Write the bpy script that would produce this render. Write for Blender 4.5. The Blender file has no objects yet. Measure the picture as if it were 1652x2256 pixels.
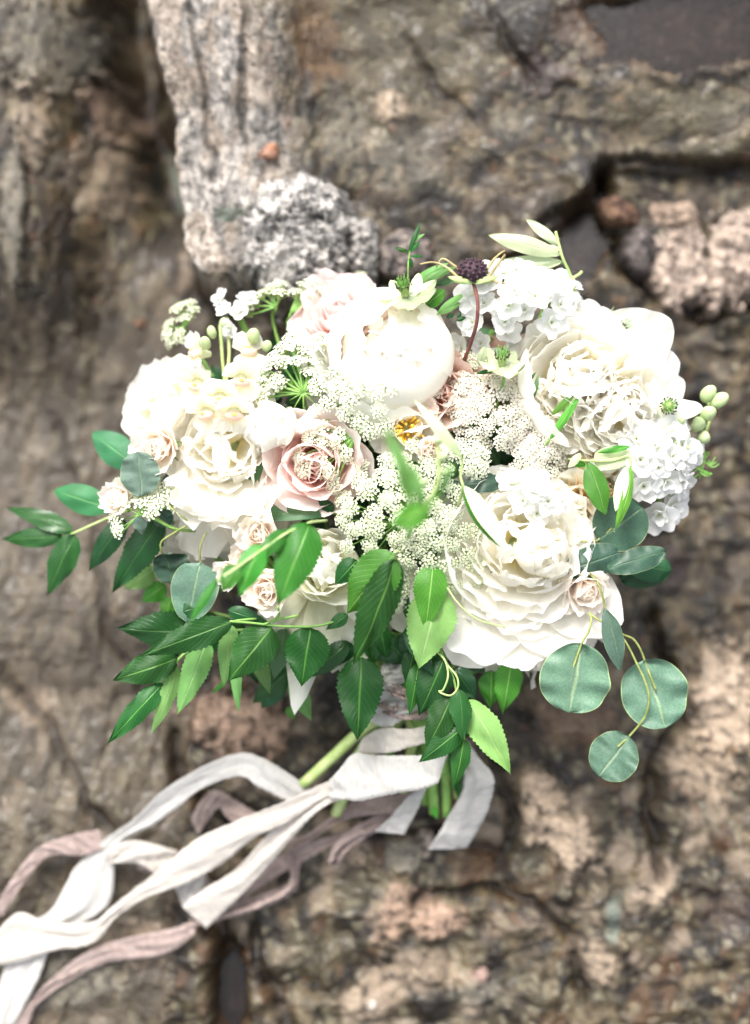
import bpy, math, random
import numpy as np
from mathutils import Vector, Matrix, Quaternion

# ------------------------------------------------------------------ camera, sky, sun, exposure
SC = bpy.context.scene
COL = SC.collection
PHI = math.radians(15)            # how far the view leans away from straight down
FR = Matrix.Rotation(PHI, 4, 'X')  # the bouquet is laid out on a flat plan, then the whole place is set on its slope
DIST = 1.0                        # camera to the flowers, metres
SPAN = 0.52                       # width seen at the flowers
cam_d = bpy.data.cameras.new('camera')
cam = bpy.data.objects.new('camera', cam_d); COL.objects.link(cam)
cam_d.sensor_fit = 'HORIZONTAL'; cam_d.sensor_width = 41.5; cam_d.lens = 41.5*DIST/SPAN
cam_d.clip_start = 0.05; cam_d.clip_end = 100
cam_d.dof.use_dof = True; cam_d.dof.focus_distance = DIST-0.012; cam_d.dof.aperture_fstop = 2.1
cam.matrix_world = FR @ Matrix.Translation((0, 0, DIST))
SC.camera = cam
world = bpy.data.worlds.new('World'); SC.world = world; world.use_nodes = True
SUN_EL, SUN_ROT = math.radians(58), math.radians(-25)
wn = world.node_tree; wn.nodes.clear()
sky = wn.nodes.new('ShaderNodeTexSky'); sky.sky_type = 'NISHITA'; sky.sun_disc = False
sky.sun_elevation = SUN_EL; sky.sun_rotation = SUN_ROT; sky.air_density = 1.0; sky.dust_density = 5.0; sky.ozone_density = 1.0
hs = wn.nodes.new('ShaderNodeHueSaturation'); hs.inputs['Saturation'].default_value = 0.3
bg = wn.nodes.new('ShaderNodeBackground'); bg.inputs['Strength'].default_value = 0.135
wo = wn.nodes.new('ShaderNodeOutputWorld')
wn.links.new(sky.outputs[0], hs.inputs['Color']); wn.links.new(hs.outputs[0], bg.inputs['Color']); wn.links.new(bg.outputs[0], wo.inputs['Surface'])
sun_d = bpy.data.lights.new('sun', 'SUN'); sun_d.energy = 1.5; sun_d.angle = math.radians(20); sun_d.color = (1.0, 0.965, 0.91)
sun = bpy.data.objects.new('sun', sun_d); COL.objects.link(sun)
sdir = Vector((math.sin(SUN_ROT)*math.cos(SUN_EL), math.cos(SUN_ROT)*math.cos(SUN_EL), math.sin(SUN_EL)))
sun.rotation_euler = sdir.to_track_quat('Z', 'Y').to_euler()
SC.view_settings.view_transform = 'Standard'; SC.view_settings.look = 'None'
SC.view_settings.exposure = 1.6; SC.view_settings.gamma = 1.0; SC.view_settings.use_curve_mapping = False
SC.cycles.max_bounces = 14; SC.cycles.diffuse_bounces = 9; SC.cycles.glossy_bounces = 3; SC.cycles.transmission_bounces = 10
SC.cycles.caustics_reflective = False; SC.cycles.caustics_refractive = False

# ------------------------------------------------------------------ plan coordinates
S = SPAN/1652.0
ZO = {1: (201.7, 524.3, .3418), 2: (645.3, 443.6, .3418), 3: (1088.9, 524.3, .3408), 4: (0, 887.3, .3576),
      5: (403.3, 1008.3, .3418), 6: (887.3, 1008.3, .415), 7: (0, 1572.9, .6836), 8: (524.3, 846.9, .3906), 0: (0, 0, 1)}
def P(k, x, y, z=0.0):
    """a point on sheet k of the measured plan, lifted z metres above the plane of the flowers"""
    a, b, c = ZO[k]; x = a+x*c; y = b+y*c; f = S*(DIST-z)/DIST
    return Vector(((x-826)*f, (1128-y)*f, z))
def sz(k, w): return ZO[k][2]*w*S
rnd = random.Random(7)
def noise1(seed, n=4):
    r = random.Random(seed); co = [(r.uniform(-1, 1)/(i+1)**.6, r.uniform(0, 6.28), (i+1)*r.uniform(.8, 1.25)) for i in range(n)]
    return lambda t: sum(a*np.sin(f*t+p) for a, p, f in co)

# ------------------------------------------------------------------ materials
def mat(name):
    m = bpy.data.materials.new(name); m.use_nodes = True; t = m.node_tree; t.nodes.clear()
    out = t.nodes.new('ShaderNodeOutputMaterial')
    return m, t, out
def N(t, kind, **kw):
    n = t.nodes.new(kind)
    for k, v in kw.items():
        if k in n.inputs: n.inputs[k].default_value = v
        else: setattr(n, k, v)
    return n
def ramp(t, fac, stops):
    r = t.nodes.new('ShaderNodeValToRGB'); el = r.color_ramp.elements
    while len(el) < len(stops): el.new(0.5)
    for e, (p, c) in zip(el, stops): e.position = p; e.color = (*c, 1)
    t.links.new(fac, r.inputs[0]); return r.outputs[0]
def mth(t, op, a, b=None, clamp=False):
    n = t.nodes.new('ShaderNodeMath'); n.operation = op; n.use_clamp = clamp
    for i, v in enumerate((a, b)):
        if v is None: continue
        if isinstance(v, (int, float)): n.inputs[i].default_value = v
        else: t.links.new(v, n.inputs[i])
    return n.outputs[0]
def mixc(t, fac, a, b, mode='MIX'):
    n = t.nodes.new('ShaderNodeMixRGB'); n.blend_type = mode
    for i, v in enumerate((fac, a, b)):
        if isinstance(v, (int, float)): n.inputs[i].default_value = v
        elif isinstance(v, tuple): n.inputs[i].default_value = (*v, 1)
        else: t.links.new(v, n.inputs[i])
    return n.outputs[0]
def petal_mat(name, base, body, edge, trans=.58, rough=.55, vein=.5):
    """thin petal: base -> body -> edge colour along its length, fine lengthwise veins, light passing through"""
    m, t, out = mat(name); uv = t.nodes.new('ShaderNodeUVMap'); sp = t.nodes.new('ShaderNodeSeparateXYZ'); t.links.new(uv.outputs[0], sp.inputs[0])
    oi = t.nodes.new('ShaderNodeObjectInfo')
    c = ramp(t, sp.outputs[0], [(0, base), (.35, body), (1, edge)])
    mp = N(t, 'ShaderNodeMapping'); mp.inputs['Scale'].default_value = (2.0, 26, 1); t.links.new(uv.outputs[0], mp.inputs[0])
    nz = N(t, 'ShaderNodeTexNoise', Scale=1.6, Detail=3.0); t.links.new(mp.outputs[0], nz.inputs['Vector'])
    v = mth(t, 'MULTIPLY_ADD', nz.outputs[0], .16*vein); v.node.inputs[2].default_value = 1-.08*vein
    v2 = mth(t, 'MULTIPLY_ADD', oi.outputs['Random'], .07); v2.node.inputs[2].default_value = .95
    v3 = mth(t, 'MULTIPLY', v, v2)
    cc = t.nodes.new('ShaderNodeVectorMath'); cc.operation = 'SCALE'; t.links.new(c, cc.inputs[0]); t.links.new(v3, cc.inputs['Scale'])
    bp = N(t, 'ShaderNodeBump', Strength=.18*vein, Distance=.0010); t.links.new(nz.outputs[0], bp.inputs['Height'])
    d = t.nodes.new('ShaderNodeBsdfPrincipled'); d.inputs['Roughness'].default_value = rough; d.inputs['Specular IOR Level'].default_value = .22
    tr = t.nodes.new('ShaderNodeBsdfTranslucent'); mx = N(t, 'ShaderNodeMixShader'); mx.inputs[0].default_value = trans
    t.links.new(cc.outputs[0], d.inputs['Base Color']); t.links.new(cc.outputs[0], tr.inputs['Color'])
    t.links.new(bp.outputs[0], d.inputs['Normal']); t.links.new(bp.outputs[0], tr.inputs['Normal'])
    t.links.new(d.outputs[0], mx.inputs[1]); t.links.new(tr.outputs[0], mx.inputs[2]); t.links.new(mx.outputs[0], out.inputs[0])
    return m
def leaf_mat(name, top, under, vein, rough=.4, trans=.22, side=1.0, spots=0.0, rimc=None, spec=.32, freq=11.):
    m, t, out = mat(name); uv = t.nodes.new('ShaderNodeUVMap'); sp = t.nodes.new('ShaderNodeSeparateXYZ'); t.links.new(uv.outputs[0], sp.inputs[0])
    a = mth(t, 'ABSOLUTE', mth(t, 'SUBTRACT', sp.outputs[1], .5))              # distance from midrib 0..0.5
    mid = mth(t, 'SUBTRACT', 1.0, mth(t, 'MULTIPLY', a, 26.), True)
    s = mth(t, 'SUBTRACT', mth(t, 'MULTIPLY', sp.outputs[0], freq), mth(t, 'MULTIPLY', a, 7.))
    fr = mth(t, 'ABSOLUTE', mth(t, 'SUBTRACT', mth(t, 'FRACT', s), .5))
    sv = mth(t, 'MULTIPLY', mth(t, 'SUBTRACT', 1.0, mth(t, 'MULTIPLY', fr, 11.), True), .45*side)
    vm = mth(t, 'MAXIMUM', mid, sv)
    geo = t.nodes.new('ShaderNodeNewGeometry'); tc = t.nodes.new('ShaderNodeTexCoord'); oi = t.nodes.new('ShaderNodeObjectInfo')
    nz = N(t, 'ShaderNodeTexNoise', Scale=55.0, Detail=3.0); t.links.new(tc.outputs['Object'], nz.inputs['Vector'])
    c = mixc(t, geo.outputs['Backfacing'], top, under)
    c = mixc(t, vm, c, vein)
    if rimc: c = mixc(t, mth(t, 'GREATER_THAN', a, .486), c, rimc)
    hv = t.nodes.new('ShaderNodeHueSaturation'); t.links.new(c, hv.inputs['Color']); hh = mth(t, 'MULTIPLY_ADD', mth(t, 'FRACT', mth(t, 'MULTIPLY', oi.outputs['Random'], 7.3)), -.030); hh.node.inputs[2].default_value = .514; t.links.new(hh, hv.inputs['Hue']); c = hv.outputs[0]
    k = mth(t, 'MULTIPLY_ADD', nz.outputs[0], .8); k.node.inputs[2].default_value = .62
    k2 = mth(t, 'MULTIPLY_ADD', oi.outputs['Random'], .75); k2.node.inputs[2].default_value = .68
    kk = mth(t, 'MULTIPLY', k, k2)
    if spots:
        n2 = N(t, 'ShaderNodeTexNoise', Scale=700.0, Detail=2.0); t.links.new(tc.outputs['Object'], n2.inputs['Vector'])
        g = mth(t, 'MULTIPLY_ADD', n2.outputs[0], 2.0*spots); g.node.inputs[2].default_value = 1-1.0*spots; kk = mth(t, 'MULTIPLY', kk, g)
    cc = t.nodes.new('ShaderNodeVectorMath'); cc.operation = 'SCALE'; t.links.new(c, cc.inputs[0]); t.links.new(kk, cc.inputs['Scale'])
    bp = N(t, 'ShaderNodeBump', Strength=.5, Distance=.001); bp.invert = True; t.links.new(mth(t, 'ADD', vm, mth(t, 'MULTIPLY', nz.outputs[0], .8)), bp.inputs['Height'])
    d = t.nodes.new('ShaderNodeBsdfPrincipled'); d.inputs['Roughness'].default_value = rough; d.inputs['Specular IOR Level'].default_value = spec
    tr = t.nodes.new('ShaderNodeBsdfTranslucent'); mx = N(t, 'ShaderNodeMixShader'); mx.inputs[0].default_value = trans
    tcx = mixc(t, 1.0, cc.outputs[0], (1.0, 1.0, .45), 'MULTIPLY')
    t.links.new(cc.outputs[0], d.inputs['Base Color']); t.links.new(tcx, tr.inputs['Color']); t.links.new(bp.outputs[0], d.inputs['Normal'])
    t.links.new(d.outputs[0], mx.inputs[1]); t.links.new(tr.outputs[0], mx.inputs[2]); t.links.new(mx.outputs[0], out.inputs[0])
    return m
def plain_mat(name, c1, c2, rough=.5, scale=120., trans=0.0, bump=.3, spec=.4):
    m, t, out = mat(name); tc = t.nodes.new('ShaderNodeTexCoord')
    nz = N(t, 'ShaderNodeTexNoise', Scale=scale, Detail=4.0); t.links.new(tc.outputs['Object'], nz.inputs['Vector'])
    c = ramp(t, nz.outputs[0], [(.35, c1), (.65, c2)])
    bp = N(t, 'ShaderNodeBump', Strength=bump, Distance=.001); t.links.new(nz.outputs[0], bp.inputs['Height'])
    d = t.nodes.new('ShaderNodeBsdfPrincipled'); d.inputs['Roughness'].default_value = rough; d.inputs['Specular IOR Level'].default_value = spec
    t.links.new(c, d.inputs['Base Color']); t.links.new(bp.outputs[0], d.inputs['Normal'])
    if trans:
        tr = t.nodes.new('ShaderNodeBsdfTranslucent'); mx = N(t, 'ShaderNodeMixShader'); mx.inputs[0].default_value = trans
        t.links.new(c, tr.inputs['Color']); t.links.new(d.outputs[0], mx.inputs[1]); t.links.new(tr.outputs[0], mx.inputs[2]); t.links.new(mx.outputs[0], out.inputs[0])
    else: t.links.new(d.outputs[0], out.inputs[0])
    return m
def cloth_mat(name, c1, c2, trans=.3):
    m, t, out = mat(name); uv = t.nodes.new('ShaderNodeUVMap')
    mp = N(t, 'ShaderNodeMapping'); mp.inputs['Scale'].default_value = (5, 1.6, 1); t.links.new(uv.outputs[0], mp.inputs[0])
    nz = N(t, 'ShaderNodeTexNoise', Scale=2.2, Detail=5.0, Roughness=.6); t.links.new(mp.outputs[0], nz.inputs['Vector'])
    wv = N(t, 'ShaderNodeTexNoise', Scale=90.0, Detail=2.0); t.links.new(mp.outputs[0], wv.inputs['Vector'])
    c = ramp(t, nz.outputs[0], [(.3, c1), (.7, c2)])
    bp = N(t, 'ShaderNodeBump', Strength=.5, Distance=.003); t.links.new(mth(t, 'ADD', nz.outputs[0], mth(t, 'MULTIPLY', wv.outputs[0], .12)), bp.inputs['Height'])
    d = t.nodes.new('ShaderNodeBsdfPrincipled'); d.inputs['Roughness'].default_value = .6; d.inputs['Specular IOR Level'].default_value = .25
    d.inputs['Sheen Weight'].default_value = .3
    tr = t.nodes.new('ShaderNodeBsdfTranslucent'); mx = N(t, 'ShaderNodeMixShader'); mx.inputs[0].default_value = trans
    t.links.new(c, d.inputs['Base Color']); t.links.new(c, tr.inputs['Color']); t.links.new(bp.outputs[0], d.inputs['Normal'])
    t.links.new(d.outputs[0], mx.inputs[1]); t.links.new(tr.outputs[0], mx.inputs[2])
    tp = t.nodes.new('ShaderNodeBsdfTransparent'); m2 = N(t, 'ShaderNodeMixShader'); m2.inputs[0].default_value = .16   # open weave
    t.links.new(mx.outputs[0], m2.inputs[1]); t.links.new(tp.outputs[0], m2.inputs[2]); t.links.new(m2.outputs[0], out.inputs[0])
    return m
M = {}
M['peony'] = petal_mat('peony_petal', (.93, .85, .52), (.965, .945, .865), (.97, .955, .915))
M['cream'] = petal_mat('cream_petal', (.86, .78, .46), (.93, .89, .76), (.94, .92, .85))
M['lily'] = petal_mat('veined_petal', (.62, .62, .26), (.84, .83, .64), (.88, .875, .83), vein=1.4)
M['blush'] = petal_mat('blush_petal', (.95, .55, .48), (.96, .75, .70), (.965, .86, .83), trans=.6)
M['pink'] = petal_mat('pink_petal', (.90, .62, .58), (.93, .75, .72), (.95, .82, .80), trans=.5)
M['coral'] = petal_mat('coral_petal', (.76, .32, .20), (.84, .54, .43), (.88, .70, .62), trans=.4)
M['spray'] = petal_mat('spray_rose_petal', (.96, .70, .56), (.965, .88, .80), (.965, .93, .875), trans=.62)
M['apricot'] = petal_mat('apricot_petal', (.85, .50, .18), (.86, .66, .38), (.87, .78, .60), trans=.3)
M['stock'] = petal_mat('stock_petal', (.78, .82, .62), (.88, .885, .87), (.90, .90, .895), vein=.8)
M['yellow'] = plain_mat('yellow_stamen', (.80, .50, .05), (.85, .62, .12))
M['snap_pink'] = petal_mat('snapdragon_throat', (.92, .66, .58), (.93, .74, .66), (.93, .80, .72), vein=.3)
M['bud'] = plain_mat('pale_green_bud', (.40, .54, .24), (.58, .66, .38), rough=.5, scale=200, trans=.15)
M['lace'] = plain_mat('lace_white', (.66, .72, .48), (.90, .90, .80), rough=.6, scale=400, trans=.25)
M['lace_pink'] = plain_mat('lace_blush', (.78, .72, .58), (.91, .85, .77), rough=.6, scale=260, trans=.25)
M['lace_green'] = plain_mat('lace_green', (.54, .60, .36), (.86, .87, .72), rough=.6, scale=400, trans=.25)
M['stem'] = plain_mat('fresh_stem', (.14, .30, .06), (.24, .42, .10), rough=.45, scale=160, trans=.1)
M['pale_stem'] = plain_mat('pale_stem', (.32, .44, .14), (.46, .56, .24), rough=.45, scale=160, trans=.1)
M['vine'] = plain_mat('olive_vine', (.15, .19, .045), (.27, .30, .095), rough=.5, scale=160)
M['wine'] = plain_mat('wine_stem', (.055, .012, .014), (.20, .07, .05), rough=.5, scale=60)
M['dark'] = plain_mat('seed_dark', (.015, .008, .012), (.07, .03, .045), rough=.7, scale=500, bump=1.)
M['straw'] = plain_mat('dry_bract', (.20, .15, .06), (.42, .36, .17), rough=.7, scale=200)
M['green_bright'] = plain_mat('bright_filament', (.16, .42, .06), (.30, .58, .14), rough=.5, scale=200, trans=.2)
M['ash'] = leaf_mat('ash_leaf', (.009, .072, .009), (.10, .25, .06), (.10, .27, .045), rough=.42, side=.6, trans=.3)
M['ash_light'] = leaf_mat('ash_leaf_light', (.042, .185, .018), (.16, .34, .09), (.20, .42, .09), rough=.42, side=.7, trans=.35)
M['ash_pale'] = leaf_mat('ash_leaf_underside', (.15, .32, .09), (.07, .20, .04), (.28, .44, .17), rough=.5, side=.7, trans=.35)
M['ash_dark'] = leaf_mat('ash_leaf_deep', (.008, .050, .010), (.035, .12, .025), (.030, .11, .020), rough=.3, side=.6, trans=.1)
M['blue_leaf'] = leaf_mat('soft_green_leaf', (.020, .105, .040), (.06, .17, .07), (.06, .20, .06), rough=.5, side=.4, trans=.15)
M['euc'] = leaf_mat('eucalyptus_leaf', (.066, .128, .086), (.12, .19, .13), (.15, .22, .12), rough=.5, side=.18, trans=.12, spots=.45, rimc=(0.176, 0.256, 0.112), spec=.4, freq=5.)
M['euc_dark'] = leaf_mat('eucalyptus_leaf_deep', (.024, .062, .038), (.07, .14, .09), (.055, .11, .055), rough=.45, side=.12, trans=.08, spots=.5, rimc=(0.128, 0.176, 0.080), spec=.4, freq=5.)
M['euc_pale'] = leaf_mat('eucalyptus_leaf_grey', (.13, .20, .15), (.16, .24, .18), (.20, .28, .18), rough=.6, side=.12, trans=.15, spots=.25, rimc=(0.240, 0.320, 0.192), spec=.3, freq=5.)
M['olive'] = leaf_mat('olive_leaf', (.065, .21, .025), (.38, .45, .26), (.20, .36, .09), rough=.42, side=.12, trans=.25)
M['sage'] = leaf_mat('olive_leaf_underside', (.50, .58, .36), (.09, .25, .06), (.62, .66, .46), rough=.6, side=.1, trans=.3)
M['hosta'] = leaf_mat('grey_green_leaf', (.05, .12, .045), (.15, .23, .11), (.11, .19, .07), rough=.4, side=.15, trans=.15)
M['bract'] = leaf_mat('veined_bract', (.56, .62, .42), (.50, .56, .36), (.24, .38, .14), rough=.6, side=1.4, trans=.35, freq=7.)
M['ribbon'] = cloth_mat('ivory_silk', (.58, .53, .475), (.71, .665, .61))
M['ribbon_cool'] = cloth_mat('white_silk', (.56, .545, .515), (.70, .68, .65))
M['mauve'] = cloth_mat('mauve_silk', (.33, .245, .22), (.50, .405, .37), trans=.25)

# ------------------------------------------------------------------ object helpers
def thing(name, label, cat, loc, axis=None, group=None, spin=0.0, flat=1.0):
    o = bpy.data.objects.new(name, None); o.empty_display_size = .01; COL.objects.link(o)
    m = Matrix.Translation(loc)
    if axis is not None:   # local X stays as near as can be to the plan's X, so azimuth 0 is to the right and 270 is down
        a = Vector(axis).normalized(); x = (Vector((1, 0, 0))-a*a.x).normalized(); m = m @ Matrix((x, a.cross(x), a)).transposed().to_4x4() @ Matrix.Rotation(spin, 4, 'Z') @ Matrix.Diagonal((1, 1, flat, 1))
    o.matrix_world = m
    o['label'] = label; o['category'] = cat
    if group: o['group'] = group
    return o
def mesh(name, v, f, mats, uv=None, smooth=True, mi=None):
    me = bpy.data.meshes.new(name)
    v = np.asarray(v, dtype=np.float32)
    if isinstance(f, np.ndarray): f = f.tolist()
    me.from_pydata(v.tolist(), [], f)
    for m in (mats if isinstance(mats, (list, tuple)) else [mats]): me.materials.append(m)
    if uv is not None:
        l = me.uv_layers.new(name='UVMap'); idx = np.empty(len(me.loops), dtype=np.int32); me.loops.foreach_get('vertex_index', idx)
        l.data.foreach_set('uv', np.asarray(uv, dtype=np.float32)[idx].ravel())
    if mi is not None: me.polygons.foreach_set('material_index', np.asarray(mi, dtype=np.int32))
    if smooth: me.polygons.foreach_set('use_smooth', [True]*len(me.polygons))
    me.update(); return me
def put(name, me, parent=None, mw=None, kind=None, label=None):
    """link a mesh as one object; mw is its placement in the parent's own frame"""
    o = bpy.data.objects.new(name, me); COL.objects.link(o)
    if parent: o.parent = parent
    if mw is not None: o.matrix_local = mw
    if kind: o['kind'] = kind
    if label: o['label'] = label
    return o
def grid_faces(nu, nv, off=0):
    i, j = np.meshgrid(np.arange(nu-1), np.arange(nv-1), indexing='ij'); a = (i*nv+j).ravel()+off
    return np.stack([a, a+1, a+nv+1, a+nv], 1)
def cat(parts):
    vs, fs, us, ms = [], [], [], []; n = 0
    for p in parts:
        v, f = p[0], p[1]; vs.append(np.asarray(v)); fs += (np.asarray(f)+n).tolist() if len(f) else []
        us.append(p[2] if len(p) > 2 and p[2] is not None else np.zeros((len(v), 2))); ms += [p[3] if len(p) > 3 else 0]*len(f); n += len(v)
    return np.concatenate(vs), fs, np.concatenate(us), ms
def xf(v, m):
    m = np.array(m); return v @ m[:3, :3].T + m[:3, 3]

def petal(L=1., W=1., curl=1., wrap=.5, ruffle=.05, freq=5., jag=.03, nu=9, nv=9, seed=0, reflex=0., basew=.25, widest=.62, rnd_tip=.38, tipw=.8, power=2.4):
    """a petal growing along +Y from the origin, its inner side towards +Z"""
    r = random.Random(seed); n1, n2, n3 = noise1(seed*7+1), noise1(seed*7+2, 3), noise1(seed*7+3, 4)
    u = np.linspace(0, 1, nu)[:, None]; v = np.linspace(-1, 1, nv)[None, :]
    prof = np.where(u < widest, basew+(1-basew)*np.sin(np.pi/2*np.clip(u/widest, 0, 1)), 1-(1-tipw)*((np.clip(u, widest, 1)-widest)/(1-widest))**2)
    w = W/2*prof*(1+.06*n2(3*u))
    top = 1-rnd_tip*np.abs(v)**power + jag*n3(freq*1.1*v)
    uu = u*(1+(top-1)*u)                                  # length reached, shorter towards the sides
    th = curl*uu - reflex*np.clip(uu-.55, 0, 1)**2*6
    tt = np.linspace(0, 1.25, 60); tha = curl*tt - reflex*np.clip(tt-.55, 0, 1)**2*6
    Y = np.concatenate([[0], np.cumsum(np.cos(tha[:-1])*np.diff(tt))]); Zc = np.concatenate([[0], np.cumsum(np.sin(tha[:-1])*np.diff(tt))])
    y = L*np.interp(uu, tt, Y); z = L*np.interp(uu, tt, Zc)
    wr = max(wrap, 1e-3); x = w/wr*np.sin(wr*v); off = w/wr*(1-np.cos(wr*v))
    off = off + ruffle*L*uu**2*(.25+np.abs(v)**1.2)*n1(freq*v+2*u) + ruffle*.5*L*uu*n2(2.2*v+5*u)
    y = y - off*np.sin(th); z = z + off*np.cos(th)
    x = x + ruffle*.4*L*uu*n2(freq*v)
    V = np.stack([x, y, z], -1).reshape(-1, 3)
    UV = np.stack([np.broadcast_to(uu, x.shape), np.broadcast_to((v+1)/2, x.shape)], -1).reshape(-1, 2)
    return V, grid_faces(nu, nv), UV
def petal_frame(az, tilt, r0=0., h=0., scale=1., twist=0., sx=1.):
    R = Vector((math.cos(az), math.sin(az), 0)); T = Vector((-math.sin(az), math.cos(az), 0)); Zv = Vector((0, 0, 1))
    Y = math.cos(tilt)*Zv + math.sin(tilt)*R; X = -T; Nn = X.cross(Y)
    m = Matrix((X, Y, Nn)).transposed().to_4x4()
    return Matrix.Translation(R*r0+Zv*h) @ m @ Matrix.Rotation(twist, 4, 'Y') @ Matrix.Diagonal((scale*sx, scale, scale, 1))
def spline(pts, n):
    p = [np.array(q, dtype=float) for q in pts]; p = [2*p[0]-p[1]]+p+[2*p[-1]-p[-2]]; out = []
    seg = len(p)-3
    for i in np.linspace(0, seg, n):
        k = min(int(i), seg-1); t = i-k; a, b, c, d = p[k:k+4]
        out.append(.5*((2*b)+(-a+c)*t+(2*a-5*b+4*c-d)*t*t+(-a+3*b-3*c+d)*t**3))
    return np.array(out)
def tube(pts, r0, r1=None, n=None, sides=7, smooth=True):
    r1 = r0 if r1 is None else r1
    c = spline(pts, n or max(6, 5*(len(pts)-1)+1)) if smooth and len(pts) > 1 else np.array(pts, dtype=float)
    n = len(c); tg = np.gradient(c, axis=0); tg /= np.linalg.norm(tg, axis=1)[:, None]+1e-12
    ref = np.array([0.123, .456, .88]); ref /= np.linalg.norm(ref); V = []
    a = np.cross(tg[0], ref); a /= np.linalg.norm(a)
    for i in range(n):
        a = a-tg[i]*a.dot(tg[i]); a /= np.linalg.norm(a)+1e-12; b = np.cross(tg[i], a); r = r0+(r1-r0)*i/(n-1)
        for k in range(sides):
            q = 2*math.pi*k/sides; V.append(c[i]+r*(math.cos(q)*a+math.sin(q)*b))
    F = []
    for i in range(n-1):
        for k in range(sides):
            k2 = (k+1) % sides; F.append([i*sides+k, i*sides+k2, (i+1)*sides+k2, (i+1)*sides+k])
    V.append(c[0]); V.append(c[-1])
    for k in range(sides):
        F.append([len(V)-2, (k+1) % sides, k, k]); F.append([len(V)-1, (n-1)*sides+k, (n-1)*sides+(k+1) % sides, (n-1)*sides+(k+1) % sides])
    F = [f if f[2] != f[3] else f[:3] for f in F]
    return np.array(V), F
def catm(parts):
    """join shapes whose faces may be triangles and quads"""
    vs, fs, ms = [], [], []; n = 0
    for p in parts:
        vs.append(np.asarray(p[0])); fs += [[i+n for i in f] for f in (p[1].tolist() if isinstance(p[1], np.ndarray) else p[1])]; ms += [p[2] if len(p) > 2 else 0]*len(p[1]); n += len(p[0])
    return np.concatenate(vs), fs, ms
def stem_obj(parent, pts, r, m, r1=None, name='stem', world_pts=True):
    """a stem through points given in the plan's frame"""
    inv = parent.matrix_world.inverted() if world_pts else Matrix()
    v, f = tube([inv @ Vector(p) for p in pts], r, r1)
    return put(name, mesh(name, v, f, m), parent)
BIND = P(7, 1290, -20, -.050)
def stem_to_bind(parent, p0, axis, r=.0016, m='stem', depth=.05):
    a = Vector(axis).normalized(); p0 = Vector(p0); q = p0-a*depth*.5; q2 = (q+BIND)/2; q2.z = min(q.z, BIND.z)-.002
    return stem_obj(parent, [p0, q, q2, BIND+Vector((rnd.uniform(-.006, .006), rnd.uniform(-.004, .004), rnd.uniform(-.006, .004)))], r, M[m])

# ------------------------------------------------------------------ the rock
def _hash(ix, iy, s):
    h = (ix.astype(np.int64)*374761393+iy.astype(np.int64)*668265263+s*974634777) & 0xffffffff
    h = ((h ^ (h >> 13))*1274126177) & 0xffffffff; return ((h ^ (h >> 16)) & 0xffff)/65535.0
def gnoise(x, y, s=0):
    ix, iy = np.floor(x), np.floor(y); fx, fy = x-ix, y-iy; u, w = fx*fx*fx*(fx*(fx*6-15)+10), fy*fy*fy*(fy*(fy*6-15)+10); r = 0
    for a in (0, 1):
        for b in (0, 1):
            g = _hash(ix+a, iy+b, s)*2*np.pi
            r = r+(u if a else 1-u)*(w if b else 1-w)*(np.cos(g)*(fx-a)+np.sin(g)*(fy-b))
    return r*1.5
def fbm(x, y, s=0, o=5, g=.5, ridge=False):
    r, a, t = 0, 1., 0
    for i in range(o):
        n = gnoise(x*2**i+i*17.3, y*2**i-i*9.1, s+i)
        r = r+a*((1-2*np.abs(n)) if ridge else n); t += a; a *= g
    return r/t
def worley(x, y, s=0):
    ix, iy = np.floor(x), np.floor(y); d1 = np.full(x.shape, 9.); d2 = d1.copy(); cid = np.zeros(x.shape)
    for a in (-1, 0, 1):
        for b in (-1, 0, 1):
            px = ix+a+_hash(ix+a, iy+b, s); py = iy+b+_hash(ix+a, iy+b, s+51); d = np.hypot(px-x, py-y)
            c = _hash(ix+a, iy+b, s+99); n = d < d1
            d2 = np.where(n, d1, np.minimum(d2, d)); cid = np.where(n, c, cid); d1 = np.where(n, d, d1)
    return d1, d2, cid
def _hash3(ix, iy, iz, s): return _hash(ix+iz*57, iy-iz*131, s)
def gnoise3(x, y, z, s=0):
    ix, iy, iz = np.floor(x), np.floor(y), np.floor(z); fx, fy, fz = x-ix, y-iy, z-iz; f = lambda t: t*t*t*(t*(t*6-15)+10); r = 0
    for a in (0, 1):
        for b in (0, 1):
            for c in (0, 1): r = r+(f(fx) if a else 1-f(fx))*(f(fy) if b else 1-f(fy))*(f(fz) if c else 1-f(fz))*(2*_hash3(ix+a, iy+b, iz+c, s)-1)
    return r
def fbm3(x, y, z, s=0, o=5, g=.5):
    r, a, t = 0, 1., 0
    for i in range(o): r = r+a*gnoise3(x*2**i+i*7.1, y*2**i-i*3.3, z*2**i+i*5.7, s+i); t += a; a *= g
    return r/t
def ss(a, b, x): t = np.clip((x-a)/(b-a), 0, 1); return t*t*(3-2*t)
def lerp(a, b, t): return a+(b-a)*t
RD = .12    # nominal depth of the rock under the flowers; (U, V) is the plan's scale there
fR = S*(DIST+RD)/DIST
def seg_dist(U, V, pts):
    d = np.full(U.shape, 1e9)
    for (ax, ay), (bx, by) in zip(pts[:-1], pts[1:]):
        t = np.clip(((U-ax)*(bx-ax)+(V-ay)*(by-ay))/((bx-ax)**2+(by-ay)**2), 0, 1); d = np.minimum(d, np.hypot(U-ax-t*(bx-ax), V-ay-t*(by-ay)))
    return d
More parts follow.
